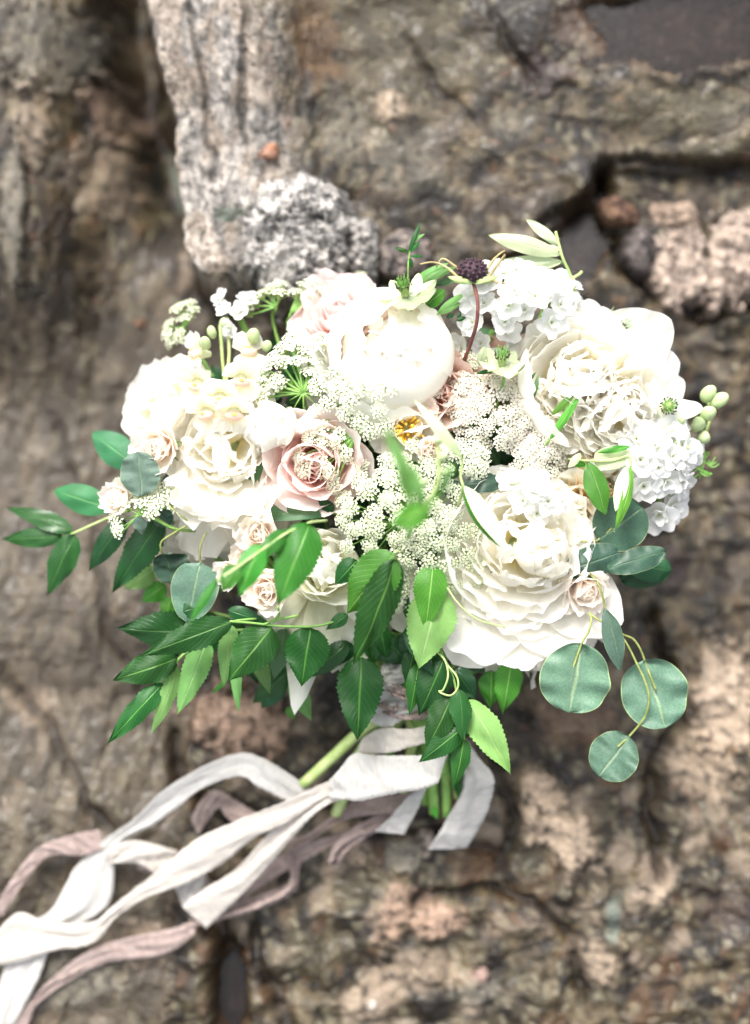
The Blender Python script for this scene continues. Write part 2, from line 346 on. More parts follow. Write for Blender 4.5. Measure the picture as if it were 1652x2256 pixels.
CRACKS = [([(1190, 500), (1265, 455), (1340, 360), (1400, 345), (1465, 368), (1660, 372)], 14, .014),
          ([(1330, 390), (1345, 480), (1390, 580), (1470, 640), (1560, 690), (1600, 660), (1670, 650)], 20, .020),
          ([(1450, 1360), (1480, 1470), (1500, 1600), (1440, 1700), (1430, 1800), (1450, 1920)], 16, .014),
          ([(1080, 1660), (1130, 1800), (1100, 1900)], 18, .010), ([(900, 1975), (1010, 1950), (1180, 1965), (1240, 2040), (1290, 2190)], 12, .010),
          ([(440, 1960), (490, 2060), (490, 2150), (505, 2300)], 26, .020), ([(560, 2040), (590, 2150), (640, 2260)], 14, .01),
          ([(560, 30), (545, 200), (555, 330)], 8, .004), ([(430, 60), (470, 260), (480, 420)], 7, .004),
          ([(900, 80), (960, 200), (1040, 280)], 9, .004), ([(1090, 30), (1120, 130), (1180, 190), (1260, 200)], 12, .006),
          ([(640, 1720), (700, 1780), (780, 1800), (1080, 1860)], 14, .010), ([(0, 1500), (100, 1620), (240, 1830)], 14, .006),
          ([(60, 900), (180, 1150), (220, 1400), (330, 1560)], 10, .004), ([(380, 1640), (400, 1760), (560, 1800)], 18, .014)]
# pale, rusty and grey mineral patches: centre, half sizes, turn, colour, strength, raised by
PALE = (.43, .35, .30); PINK = (.40, .285, .24); GREY = (.215, .205, .19); RUST = (.13, .068, .030); DARK = (.010, .006, .004); OLIVE = (.080, .068, .040); PURP = (.050, .034, .036)
PATCH = [(1600, 1550, 95, 150, .1, PALE, 1, .012), (1235, 1835, 115, 62, .85, PALE, 1, .010), (1180, 1740, 50, 60, 0, PALE, .9, .006), (955, 2020, 70, 60, .2, PINK, 1, .008), (870, 1990, 40, 80, .4, PINK, .8, .006),
         (1440, 1930, 60, 60, .3, PALE, .8, .006), (1300, 2110, 60, 50, .6, PALE, .75, .006), (1040, 2180, 60, 40, 0, GREY, .8, .004), (530, 1590, 125, 85, .2, PINK, .9, .010), (780, 1850, 45, 60, -.2, PALE, .7, .005),
         (900, 1880, 40, 50, 0, GREY, .8, .005), (1540, 1700, 100, 70, .2, PALE, .6, .005), (840, 2170, 60, 70, .3, PALE, .55, .004), (1120, 1500, 80, 70, .3, OLIVE, .8, .003),
         (1480, 1250, 70, 50, .8, PURP, .7, .004), (1050, 1900, 60, 60, 0, RUST, .7, 0), (930, 2120, 90, 50, 0, PALE, .5, .004),
         (880, 110, 260, 180, 0, OLIVE, .6, 0), (700, 110, 60, 110, 0, RUST, .55, 0), (860, 240, 50, 40, 0, PALE, .7, .004), (760, 300, 55, 90, 0, GREY, .55, 0), (900, 370, 90, 70, 0, GREY, .45, 0),
         (1150, 60, 130, 80, .3, DARK, .75, .003), (1380, 60, 170, 90, .1, (.045, .022, .010), .9, 0), (1130, 260, 60, 40, 0, GREY, .5, 0), (1190, 160, 70, 50, .2, PURP, .7, .004), (1480, 250, 160, 60, 0, OLIVE, .8, .003), (1560, 330, 90, 40, 0, OLIVE, .8, .003),
         (90, 80, 120, 120, .2, GREY, .5, .010), (60, 270, 45, 110, .1, PALE, .5, .008), (20, 450, 30, 200, .0, GREY, .7, .012), (200, 360, 90, 120, .2, PALE, .35, .006), (220, 190, 80, 80, 0, PINK, .4, .006),
         (600, 360, 20, 16, 0, (.34, .15, .08), 1, .004), (510, 495, 32, 20, 0, (.07, .09, .075), 1, 0), (345, 330, 22, 90, -.2, (.20, .25, .25), .8, 0), (395, 560, 30, 60, .2, PALE, .5, .006),
         (170, 2150, 150, 60, 0, GREY, .7, .006), (320, 2080, 60, 60, 0, PALE, .5, .004), (50, 1560, 60, 50, .5, PALE, .35, 0), (1600, 2000, 80, 60, .3, PURP, .6, 0), (1350, 2010, 20, 60, .1, (.16, .20, .19), .9, 0),
         (1010, 1790, 50, 50, 0, RUST, .7, .002), (670, 1840, 60, 60, 0, GREY, .5, .003), (1250, 1560, 110, 90, .4, (.24, .15, .11), .5, 0), (700, 2090, 110, 60, 0, OLIVE, .6, .0)]
def edge_u(V): return np.interp(V, [-300, 0, 60, 130, 300, 450, 600, 680, 900, 1500, 2000], [310, 335, 345, 352, 395, 402, 436, 500, 540, 450, 380])
def rock(X, Y):
    """height and colour of the rock over the plan; numpy arrays in metres"""
    U = X/fR+826; V = 1128-Y/fR
    wx = 26*fbm(U/120, V/120, 5, 4); wy = 26*fbm(U/120, V/120, 9, 4); Uw, Vw = U+wx, V+wy
    d = Uw-edge_u(Vw); fade = 1-ss(850, 1500, V)
    h = -.112+.012*fbm(U/420, V/420, 1, 3)
    h = h-.028*ss(1200, 1650, U)*ss(500, 900, V)*(1-ss(1500, 1900, V))
    block = ss(-4, 12, d)*(1-ss(210, 420, d))*(1-ss(600, 720, V)); h = h+.030*block
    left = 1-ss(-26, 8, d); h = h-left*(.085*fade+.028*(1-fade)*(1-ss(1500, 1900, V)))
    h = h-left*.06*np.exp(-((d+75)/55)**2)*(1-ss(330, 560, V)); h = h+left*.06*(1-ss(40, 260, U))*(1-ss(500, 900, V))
    # ledge below the upper brown slab, stepping down to the right
    led = ss(0, 26, Vw-np.interp(Uw, [600, 1190, 1265, 1340, 1465, 1700], [760, 520, 455, 350, 366, 370])); h = h-.022*led*ss(1000, 1200, U)*(1-ss(1100, 1600, V))
    # grain: streaked on the left faces, lumpy elsewhere
    st = np.clip(left+.8*block, 0, 1)
    lump = fbm(Uw/130, Vw/120, 21, 5, .42); strk = fbm((Uw+.28*Vw*left)/46, Vw/190, 31, 5, .58)
    h = h+lerp(.0095*lump, (.0052+.0016*block)*strk, st)
    rg = fbm(Uw/150, Vw/100, 41, 4, .55, True); upper = 1-ss(600, 900, V); h = h+.0075*(rg-.4)*(1-.5*st)*(1-.7*upper)
    a1, a2, cid = worley(Uw/62, Vw/(62+60*st), 3); h = h+.0017*(1-st*.7)*np.sqrt(np.clip(a2-a1, 0, 1))*ss(900, 1500, V)
    b1, b2, cib = worley(Uw/20, Vw/(20+16*st), 13); h = h+.0009*(1+1.2*block)*np.sqrt(np.clip(b2-b1, 0, 1))
    h = h+.0009*fbm(U/11, V/11, 61, 3, .6)*(.5+.8*block)
    # colour
    n1 = fbm(Uw/70, Vw/(70+50*st), 71, 5, .62)[..., None]; n2 = fbm(U/22, V/(22+14*st), 81, 5, .62)[..., None]; n3 = fbm(Uw/200, Vw/200, 91, 3)[..., None]
    base = lerp(np.array((.012, .008, .004)), np.array((.165, .130, .083)), ss(-.22, .60, n1+.35*n2+.25*n3))
    tint = np.where(cid[..., None] < .09, np.array(RUST)*.8, np.where(cid[..., None] < .30, np.array(PALE)*.8, np.where(cid[..., None] > .85, np.array(OLIVE), base)))
    base = lerp(base, tint, .5*ss(.08, .4, (a2-a1))[..., None]*ss(1450, 1650, V)[..., None]+.15)
    lower = ss(1500, 1750, V)[..., None]
    grain = np.where(cib[..., None] < .12+.1*lower, np.array((.26, .24, .185)), np.where(cib[..., None] < .26, np.array((.012, .009, .007)), np.where(cib[..., None] > .975, np.array((.15, .08, .045)), base)))
    base = lerp(base, grain, .55*ss(.05, .3, (b2-b1))[..., None])
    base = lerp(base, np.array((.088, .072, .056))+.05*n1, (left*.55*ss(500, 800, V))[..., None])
    bs = lerp(np.array((.12, .115, .12)), np.array((.46, .44, .46)), ss(-.35, .3, fbm(U/16, V/30, 141, 5, .66)[..., None]+.25*n1)); bs = bs*(.50+.50*ss(-.25, .15, fbm(U/70, V/120, 181, 3)+.2*n2[..., 0]))[..., None]; bs = lerp(bs, np.array((.38, .30, .25))*(1+.5*n2), (.4*ss(.0, .25, fbm(U/60, V/130, 151, 3)+.1))[..., None]); bs = np.where(fbm(U/11, V/22, 161, 5, .75)[..., None]+.3*fbm(U/50, V/90, 162, 2)[..., None] < -.24, bs*.22, bs)
    bk = ss(-6, 8, d)*(1-ss(170, 330, d+50*fbm(U/90, V/160, 171, 3)))*(1-ss(620, 720, V)); base = lerp(base, bs, bk[..., None])
    col = base; rough = .46-.12*ss(-.2, .3, fbm(U/80, V/60, 301, 4))
    for (cx, cy, rx, ry, an, c, k, up) in PATCH:
        ca, sa = math.cos(an), math.sin(an); dx, dy = Uw-cx, Vw-cy
        q = np.hypot((dx*ca+dy*sa)/rx, (-dx*sa+dy*ca)/ry)+.75*fbm(U/42, V/50, 7, 5, .62)+.30*n2[..., 0]; m = 1-ss(.60, 1.10, q); up = up*.7
        sp = np.clip(1+.55*n2+.35*n1, .35, 1.5); speck = (n2[..., 0] < -.22)[..., None]
        cc = np.array(c)*sp; cc = np.where(speck & (sum(c) > .5), cc*.22, cc)
        col = lerp(col, cc, (m*k)[..., None]); h = h+up*m
        if sum(c) > .6: rough = lerp(rough, .72, m)
    for pts, w, dp in CRACKS:
        q = seg_dist(Uw+.4*wy, Vw-.4*wx, pts)/w; m = np.exp(-q*q); h = h-dp*m; col = lerp(col, np.array(DARK)*1.3, .75*np.exp(-q**2*1.2)[..., None])
    # wet hollows
    pools = []
    for (cx, cy, rx, ry, z0) in POOLS:
        q = np.hypot((U-cx)/rx, (V-cy)/ry)+.38*fbm(U/90, V/60, 111, 4, .55); m = 1-ss(.7, 1.25, q)
        pl = z0-math.tan(PHI)*(Y-(1128-cy)*fR)
        h = lerp(h, pl-.0035+.0035*fbm(U/50, V/40, 121, 4, .6)-.006*(1-ss(.4, 1., q))+.010*ss(.82, 1.15, q), m); col = lerp(col, np.array((.075, .040, .020))*(1+.9*n2+.8*n1), (m*.8)[..., None])
    wet = np.clip(1-h*0, 0, 1)
    rough = np.clip(rough-.20*ss(-.1, .4, n3[..., 0]+.4*n1[..., 0]), .16, .9)
    return h, np.clip(col*.68*np.array((1.03, .97, .82)), .003, .8), rough
POOLS = [(1500, 60, 230, 110, -.118), (1285, 540, 60, 95, -.140), (510, 2190, 42, 110, -.138)]
def rock_mat():
    m, t, out = mat('wet_granite'); va = t.nodes.new('ShaderNodeVertexColor'); va.layer_name = 'mineral'
    tc = t.nodes.new('ShaderNodeTexCoord')
    n1 = N(t, 'ShaderNodeTexNoise', Scale=420.0, Detail=5.0, Roughness=.65); n2 = N(t, 'ShaderNodeTexVoronoi', Scale=330.0)
    n3 = N(t, 'ShaderNodeTexNoise', Scale=110.0, Detail=5.0, Roughness=.7)
    for n in (n1, n2, n3): t.links.new(tc.outputs['Object'], n.inputs['Vector'])
    k = mth(t, 'MULTIPLY_ADD', n1.outputs[0], 1.5); k.node.inputs[2].default_value = .28
    k2 = mth(t, 'MULTIPLY_ADD', n3.outputs[0], 1.1); k2.node.inputs[2].default_value = .45
    cc = t.nodes.new('ShaderNodeVectorMath'); cc.operation = 'SCALE'; t.links.new(va.outputs[0], cc.inputs[0]); t.links.new(mth(t, 'MULTIPLY', k, k2), cc.inputs['Scale'])
    bp = N(t, 'ShaderNodeBump', Strength=.8, Distance=.0018); t.links.new(mth(t, 'ADD', n1.outputs[0], mth(t, 'ADD', n3.outputs[0], mth(t, 'MULTIPLY', n2.outputs[0], .5))), bp.inputs['Height'])
    d = t.nodes.new('ShaderNodeBsdfPrincipled'); t.links.new(cc.outputs[0], d.inputs['Base Color']); t.links.new(bp.outputs[0], d.inputs['Normal'])
    t.links.new(va.outputs['Alpha'], d.inputs['Roughness']); d.inputs['Specular IOR Level'].default_value = .40; d.inputs['Coat Weight'].default_value = .10; d.inputs['Coat Roughness'].default_value = .12
    t.links.new(d.outputs[0], out.inputs[0]); return m
M['rock'] = rock_mat()
def color_mesh(me, col, rough):
    a = me.color_attributes.new('mineral', 'FLOAT_COLOR', 'POINT'); a.data.foreach_set('color', np.concatenate([col, rough[:, None]], 1).astype(np.float32).ravel())
def axis_pts(lo, hi, step, far):
    core = np.arange(lo, hi+step, step); a = [lo]; s = step*3
    while a[-1] > -far: a.append(a[-1]-s); s *= 1.25
    b = [core[-1]]; s = step*3
    while b[-1] < far: b.append(b[-1]+s); s *= 1.25
    return np.concatenate([a[:0:-1], core, b[1:]])
gx = axis_pts(-.36, .36, .0016, 2.0); gy = axis_pts(-.46, .46, .0016, 2.0)
GX, GY = np.meshgrid(gx, gy, indexing='ij'); GH, GC, GR = rock(GX, GY)
vv = np.stack([GX, GY, GH], -1).reshape(-1, 3)
me = mesh('ground', vv, grid_faces(len(gx), len(gy))[:, ::-1], M['rock'])
if me.polygons[0].normal.z < 0: me.flip_normals()
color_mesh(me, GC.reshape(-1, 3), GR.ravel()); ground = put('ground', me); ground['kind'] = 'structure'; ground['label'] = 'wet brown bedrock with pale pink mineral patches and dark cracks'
def rock_z(x, y):
    i = np.clip(np.searchsorted(gx, x), 0, len(gx)-1); j = np.clip(np.searchsorted(gy, y), 0, len(gy)-1); return float(GH[i, j])
# standing rain water: a sheet in each hollow, level with the true horizontal
wm, wt, wout = mat('rain_water'); wd = wt.nodes.new('ShaderNodeBsdfPrincipled'); wd.inputs['Roughness'].default_value = .03; wd.inputs['IOR'].default_value = 1.33
wd.inputs['Transmission Weight'].default_value = 1.0; wd.inputs['Base Color'].default_value = (.50, .36, .30, 1); wt.links.new(wd.outputs[0], wout.inputs[0])
wn_ = N(wt, 'ShaderNodeTexNoise', Scale=30.0, Detail=1.0); wb = N(wt, 'ShaderNodeBump', Strength=.15, Distance=.002); wt.links.new(wn_.outputs[0], wb.inputs['Height']); wt.links.new(wb.outputs[0], wd.inputs['Normal'])
for (cx, cy, rx, ry, z0) in POOLS:
    U = GX/fR+826; V_ = 1128-GY/fR; q = np.hypot((U-cx)/rx, (V_-cy)/ry)+.38*fbm(U/90, V_/60, 111, 4, .55); pl = z0-math.tan(PHI)*(GY-(1128-cy)*fR)
    ok = (q < 1.12) & (pl > GH-.0012); ii, jj = np.nonzero(ok[:-1, :-1] & ok[1:, :-1] & ok[:-1, 1:] & ok[1:, 1:]); idx = -np.ones(GX.shape, dtype=int); use = np.zeros(GX.shape, bool)
    for a_ in (0, 1):
        for b_ in (0, 1): use[ii+a_, jj+b_] = True
    idx[use] = np.arange(use.sum()); V = np.stack([GX[use], GY[use], pl[use]], -1); F = np.stack([idx[ii, jj], idx[ii+1, jj], idx[ii+1, jj+1], idx[ii, jj+1]], 1)
    o = put('water', mesh('water', V, F, wm)); o['kind'] = 'structure'
# separate stones sitting on or wedged into the bedrock
def stone(label, k, x, y, w, hgt, thick, seed, c1, c2, sink=.35, turn=0., lump=.22, blocky=0., group=None):
    p = P(k, x, y, -.11); rx, ry = sz(k, w)*1.11/2, sz(k, hgt)*1.11/2; z = rock_z(p.x, p.y); n = 110 if w > 90 else 34
    a = np.linspace(-1.45, 1.45, n); A, B = np.meshgrid(a, a, indexing='ij'); ca, sa = math.cos(turn), math.sin(turn); lx, ly = A*rx, B*ry
    wx = lx*ca-ly*sa; wy = lx*sa+ly*ca; U = (wx+p.x)/fR; V = (wy+p.y)/fR; e = 2+3*blocky
    q = (np.abs(A)**e+np.abs(B)**e)**(1/e)+lump*.55*fbm(U/46, V/46, seed, 4, .55)+.10*fbm(U/14, V/14, seed+3, 3, .6)
    c0, c9, ci = worley(U/88+.35*fbm(U/50, V/50, seed, 3), V/100+.3*fbm(U/44, V/60, seed+2, 3), seed+8); cap = np.sqrt(np.clip(1-np.clip(q, 0, 1)**3, 0, 1))
    facet = (ci-.5)*.30*ss(0, .18, c9-c0)-.14*(1-ss(0, .10, c9-c0))+.22*fbm(U/16, V/18, seed+12, 4, .6) if lump > .12 else 0
    zz_ = thick*(1.15*cap+cap*(facet+lump*.9*fbm(U/40, V/40, seed+5, 5, .6)))+.0010*fbm(U/8, V/8, seed+9, 3, .6)*cap-.03*ss(.96, 1.2, q)
    v = np.stack([wx, wy, zz_], -1); n2 = 1.15*fbm(U/24, V/26, seed+20, 6, .66)[..., None]; n1 = fbm(U/60, V/70, seed+30, 3)[..., None]
    col = lerp(np.array(c1), np.array(c2), ss(-.30, .28, n2+.6*n1)); col = np.where(n2+.25*n1 < -.24, col*.30, col)
    if lump > .12: col = lerp(col, np.array((.02, .015, .011)), (.6*(1-ss(0, .045, c9-c0)))[..., None])
    nu = nv = n; me = mesh('stone', v.reshape(-1, 3), grid_faces(n, n)[:, ::-1], M['rock'])
    if me.polygons[(n//2)*n].normal.z < 0: me.flip_normals()
    color_mesh(me, col.reshape(-1, 3)*.72, np.full(n*n, .7))
    o = put('stone', me); o.location = (p.x, p.y, z-.002); o['label'] = label; o['category'] = 'stone'
    if group: o['group'] = group
    return o
GR1, GR2 = (.20, .19, .18), (.52, .49, .45)
stone('large lumpy speckled grey granite stone just above the top flowers', 0, 655, 545, 225, 280, .024, 3, GR1, GR2, lump=.42, blocky=.25)
stone('smaller grey granite knob just right of the large lumpy grey stone', 0, 785, 560, 105, 160, .024, 5, GR1, GR2, sink=.35, lump=.45, blocky=.3)
stone('pinkish grey granite knob behind the small leafy green sprig', 0, 890, 570, 125, 130, .022, 8, (.11, .095, .09), (.30, .245, .215), sink=.15)
stone('large peach block of stone at the right edge, biggest of the blocks above right', 0, 1512, 565, 135, 200, .010, 11, (.32, .24, .19), (.54, .43, .35), sink=.30, blocky=.5, lump=.9, turn=.15)
stone('peach stone block cut by the right edge of the picture', 0, 1632, 535, 125, 260, .011, 12, (.32, .24, .19), (.54, .43, .35), sink=.30, blocky=.5, lump=.9, turn=-.1)
stone('narrow tan stone block wedged above the big peach block', 0, 1500, 460, 110, 60, .008, 14, (.20, .14, .095), (.38, .28, .21), sink=.30, blocky=.5, lump=.8)
stone('orange brown stone chunk beside the small dark pool', 0, 1375, 455, 100, 62, .012, 15, (.12, .055, .03), (.30, .18, .11), sink=.30, turn=-.5)
stone('dark wet stone under the orange brown chunk', 0, 1420, 540, 80, 120, .012, 16, (.03, .022, .02), (.16, .13, .12), sink=.35)
stone('small round pinkish pebble in the dark hollow at the bottom', 0, 1057, 2150, 46, 40, .006, 17, (.30, .19, .15), (.46, .32, .27), sink=.2, lump=.1)
stone('small orange pebble above the large lumpy grey stone', 0, 601, 362, 34, 24, .005, 18, (.28, .135, .08), (.40, .22, .145), sink=.1, lump=.1)
stone('rust brown pebble on the bare rock left of the flowers', 0, 272, 682, 30, 26, .006, 19, (.16, .07, .035), (.26, .13, .075), sink=.2, lump=.1)
stone('small white pebble near the bottom, left of the round pinkish pebble', 0, 820, 2215, 26, 24, .004, 20, (.42, .36, .30), (.60, .53, .47), sink=.2, lump=.1)
stone('tan rounded stone just under the hanging white ribbon end', 0, 935, 1858, 50, 70, .008, 21, (.24, .19, .15), (.42, .35, .30), sink=.3)

# ------------------------------------------------------------------ flower builders
def vset(n, m, **kw): return [mesh('petal', *(lambda t: (t[0], t[1]))(petal(seed=s, **kw)), M[m], uv=petal(seed=s, **kw)[2]) for s in range(n)]
_vs = {}
def variants(key, n, m, **kw):
    if (key, m) not in _vs:
        out = []
        for s in range(n):
            v, f, uv = petal(seed=s+hash_s(key), **kw); out.append(mesh('petal', v, f, M[m], uv=uv))
        _vs[(key, m)] = out
    return _vs[(key, m)]
def hash_s(k): return sum(ord(c)*(i+3) for i, c in enumerate(k))
PEO = dict(ruff=dict(L=.92, W=1.12, curl=1.15, wrap=.5, ruffle=.085, freq=4, jag=.05, nu=11, nv=13, basew=.3, tipw=.95, rnd_tip=.22, widest=.8),
           ball=dict(L=2.25, W=1.45, curl=2.45, wrap=.85, ruffle=.03, freq=3, jag=.035, nu=17, nv=15, basew=.3, tipw=.72, rnd_tip=.16, widest=.5),
           shell=dict(L=1.7, W=1.3, curl=1.75, wrap=.8, ruffle=.045, freq=4, jag=.05, nu=15, nv=15, basew=.3, tipw=.8, rnd_tip=.2, widest=.55),
           guard=dict(L=1.35, W=1.30, curl=1.30, wrap=.95, ruffle=.035, freq=4, jag=.05, nu=14, nv=19, basew=.3, tipw=.86, rnd_tip=.30),
           open=dict(L=1.25, W=1.15, curl=.55, wrap=.55, ruffle=.06, freq=4, jag=.035, nu=14, nv=19, basew=.22, tipw=.9, rnd_tip=.3),
           mid=dict(L=1.15, W=.95, curl=1.6, wrap=.8, ruffle=.06, freq=6, jag=.07, nu=11, nv=11, basew=.25, tipw=.9, rnd_tip=.25),
           inner=dict(L=.95, W=.70, curl=1.75, wrap=.7, ruffle=.10, freq=7, jag=.12, nu=12, nv=11, basew=.25, tipw=.95, rnd_tip=.18, widest=.8),
           tuft=dict(L=.92, W=.38, curl=1.35, wrap=.6, ruffle=.12, freq=6, jag=.16, nu=9, nv=7, basew=.3, tipw=.9, rnd_tip=.15, widest=.8),
           skirt=dict(L=1.05, W=.50, curl=-.15, wrap=.35, ruffle=.09, freq=5, jag=.05, nu=10, nv=9, basew=.25, tipw=.9, rnd_tip=.22, widest=.75),
           sliver=dict(L=1.0, W=.24, curl=-.1, wrap=.4, ruffle=.09, freq=5, jag=.10, nu=9, nv=6, basew=.3, tipw=.8, rnd_tip=.3, widest=.7))
def ring(t, kinds, n, tilt, dt, s, r0, h, R, rn, m, az0=0., arc=(0, 2*math.pi), twist=.25):
    for i in range(n):
        kind = rn.choice(kinds) if isinstance(kinds, list) else kinds
        az = az0+arc[0]+(arc[1]-arc[0])*(i+rn.uniform(-.3, .3))/n
        put('petal', rn.choice(variants(kind, 5, m, **PEO[kind])), t, petal_frame(az, math.radians(tilt+rn.uniform(-dt, dt)), r0*R, h*R, s*R*rn.uniform(.9, 1.08), rn.uniform(-twist, twist), rn.uniform(.88, 1.12)))
def peony(label, c, axis, R, seed, rings, m='peony', spin=0., extra=(), stem=True, name='peony', cat='flower', group='white peonies in the bouquet', flat=.75):
    rn = random.Random(seed); a = Vector(axis).normalized(); c = Vector(c)
    t = thing(name, label, cat, c-a*R*.55*flat/.75, axis, group, spin, flat)
    for rr in rings: ring(t, *rr[:2], rr[2], rr[3], rr[4], rr[5], rr[6], R, rn, m, **(rr[7] if len(rr) > 7 else {}))
    for (kind, azd, tl, s, r0, h, sx) in extra:
        put('petal', rn.choice(variants(kind, 5, m, **PEO[kind])), t, petal_frame(math.radians(azd), math.radians(tl), r0*R, h*R, s*R, 0, sx))
    v, f = tube([(0, 0, -.1*R), (0, 0, .12*R)], .10*R, .16*R, sides=9); put('receptacle', mesh('receptacle', v, f, M['bud']), t)
    if stem: stem_to_bind(t, c-a*R*.55, axis, .0026, 'stem')
    return t
GLOBE = [('ball', 6, 92, 5, 1.0, .05, 0.), ('ball', 6, 80, 6, .97, .05, .0, dict(az0=.5)), ('ball', 5, 70, 6, .95, .05, .05, dict(az0=1.1)), ('inner', 10, 46, 12, 1.5, .05, .2), ('tuft', 10, 36, 14, 1.6, .03, .3)]
BUD = [('ball', 5, 80, 5, 1.0, .05, 0.), ('ball', 5, 68, 5, .96, .05, .0, dict(az0=.6)), ('shell', 5, 50, 8, 1.1, .05, .1, dict(az0=.2)), ('inner', 6, 30, 8, 1.5, .05, .2)]
TUFTY = [('open', 8, 90, 8, 1.0, .10, 0.), ('open', 6, 78, 8, .95, .15, .1), ('ruff', 8, 82, 10, 1.0, .45, .08), ('ruff', 8, 70, 12, 1.0, .36, .24), ('mid', 6, 66, 10, .85, .25, .15), ('ruff', 7, 58, 16, .95, .26, .38), ('ruff', 5, 44, 18, .9, .14, .5), ('tuft', 7, 50, 20, .95, .2, .5), ('ruff', 3, 25, 16, .85, .05, .62)]
# seen petals of a rose: tight heart, opening out
def rose(label, c, axis, R, seed, m='blush', n=34, name='rose', group=None, opening=74, spin=0., sepals=True, stem=True, jag=.02):
    rn = random.Random(seed); a = Vector(axis).normalized(); c = Vector(c); t = thing(name, label, 'flower', c-a*R*.45, axis, group, spin)
    for i in range(n):
        q = (i+.5)/n; az = i*2.399+rn.uniform(-.15, .15); lev = min(3, int(q*4))
        kw = [dict(L=.80, W=.62, curl=.55, wrap=1.5, reflex=.05), dict(L=.92, W=.86, curl=.80, wrap=1.15, reflex=.18), dict(L=1.05, W=1.08, curl=.95, wrap=.85, reflex=.38), dict(L=1.16, W=1.25, curl=.9, wrap=.6, reflex=.55)][lev]
        kw = dict(kw, ruffle=.035+.015*lev, freq=3.5, jag=jag+.01*lev, nu=11, nv=11, basew=.35, tipw=.85, rnd_tip=.28)
        me = rn.choice(variants('rose%d%s' % (lev, jag), 4, m, **kw))
        put('petal', me, t, petal_frame(az, math.radians(2+opening*q**1.15), R*(.03+.10*q), R*.05*(1-q), R*rn.uniform(.94, 1.06), rn.uniform(-.12, .12)))
    if sepals:
        for i in range(5):
            me = variants('sepal', 3, 'bud', L=.75, W=.2, curl=-.5, wrap=.4, ruffle=.05, nu=6, nv=4, tipw=.15, widest=.3)[i % 3]
            o = put('sepal', me, t, petal_frame(i*1.257+.3, math.radians(100), R*.05, -R*.03, R*.9)); o.data.materials[0] = M['stem']
    if stem: stem_to_bind(t, c-a*R*.45, axis, .0019, 'stem')
    return t

# lace flowers
def floret_geo(rn, s):
    V, F = [], []
    for k in range(5):
        a = 2*math.pi*k/5+rn.uniform(-.2, .2); r = s*rn.uniform(.8, 1.2); b = a-.55; d = a+.55; V += [(0, 0, 0), (.62*r*math.cos(b), .62*r*math.sin(b), .12*s), (r*math.cos(a), r*math.sin(a), .28*s), (.62*r*math.cos(d), .62*r*math.sin(d), .12*s)]
        F.append([4*k, 4*k+1, 4*k+2, 4*k+3])
    return np.array(V), F
_um = {}
def umbellet_mesh(var, m, n=19, fs=.30):
    n = int(n*1.5); fs = fs*.70
    key = (var, m, n, fs)
    if key in _um: return _um[key]
    rn = random.Random(var*31+7); parts = []
    for i in range(n):
        r = math.sqrt((i+.5)/n); a = i*2.399; p = Vector((r*math.cos(a), r*math.sin(a), .42*(1-r*r)+rn.uniform(-.08, .08)))
        q = Matrix.Translation(p) @ Vector((p.x*.7, p.y*.7, 1)).to_track_quat('Z', 'Y').to_matrix().to_4x4() @ Matrix.Rotation(rn.uniform(0, 6), 4, 'Z')
        v, f = floret_geo(rn, fs*rn.uniform(.75, 1.2)); parts.append((xf(v, q), f, 0))
        if i % 2 == 0:
            w = .05; b = np.array([(-w, 0, -.9), (w, 0, -.9), (p.x+w, p.y, p.z), (p.x-w, p.y, p.z)]); parts.append((b, [[0, 1, 2, 3]], 1))
            v2 = b[:, [1, 0, 2]].copy(); v2[:, 2] = b[:, 2]; v2[2:, 0] = p.x; v2[2:, 1] = [p.y+w, p.y-w]; v2[:2, 0] = 0; parts.append((v2, [[0, 1, 2, 3]], 1))
        if rn.random() < .3:
            o = Vector((rn.uniform(-.3, .3), rn.uniform(-.3, .3), .1))+p*.8; s = .1
            parts.append((np.array([(s, 0, 0), (-s, 0, 0), (0, s, 0), (0, -s, 0), (0, 0, s), (0, 0, -s)])+np.array(o), [[0, 2, 4], [2, 1, 4], [1, 3, 4], [3, 0, 4], [2, 0, 5], [1, 2, 5], [3, 1, 5], [0, 3, 5]], 0))
    v, f, mi = catm(parts); _um[key] = mesh('umbellet', v, f, [M[m], M['pale_stem']], smooth=False, mi=mi); return _um[key]
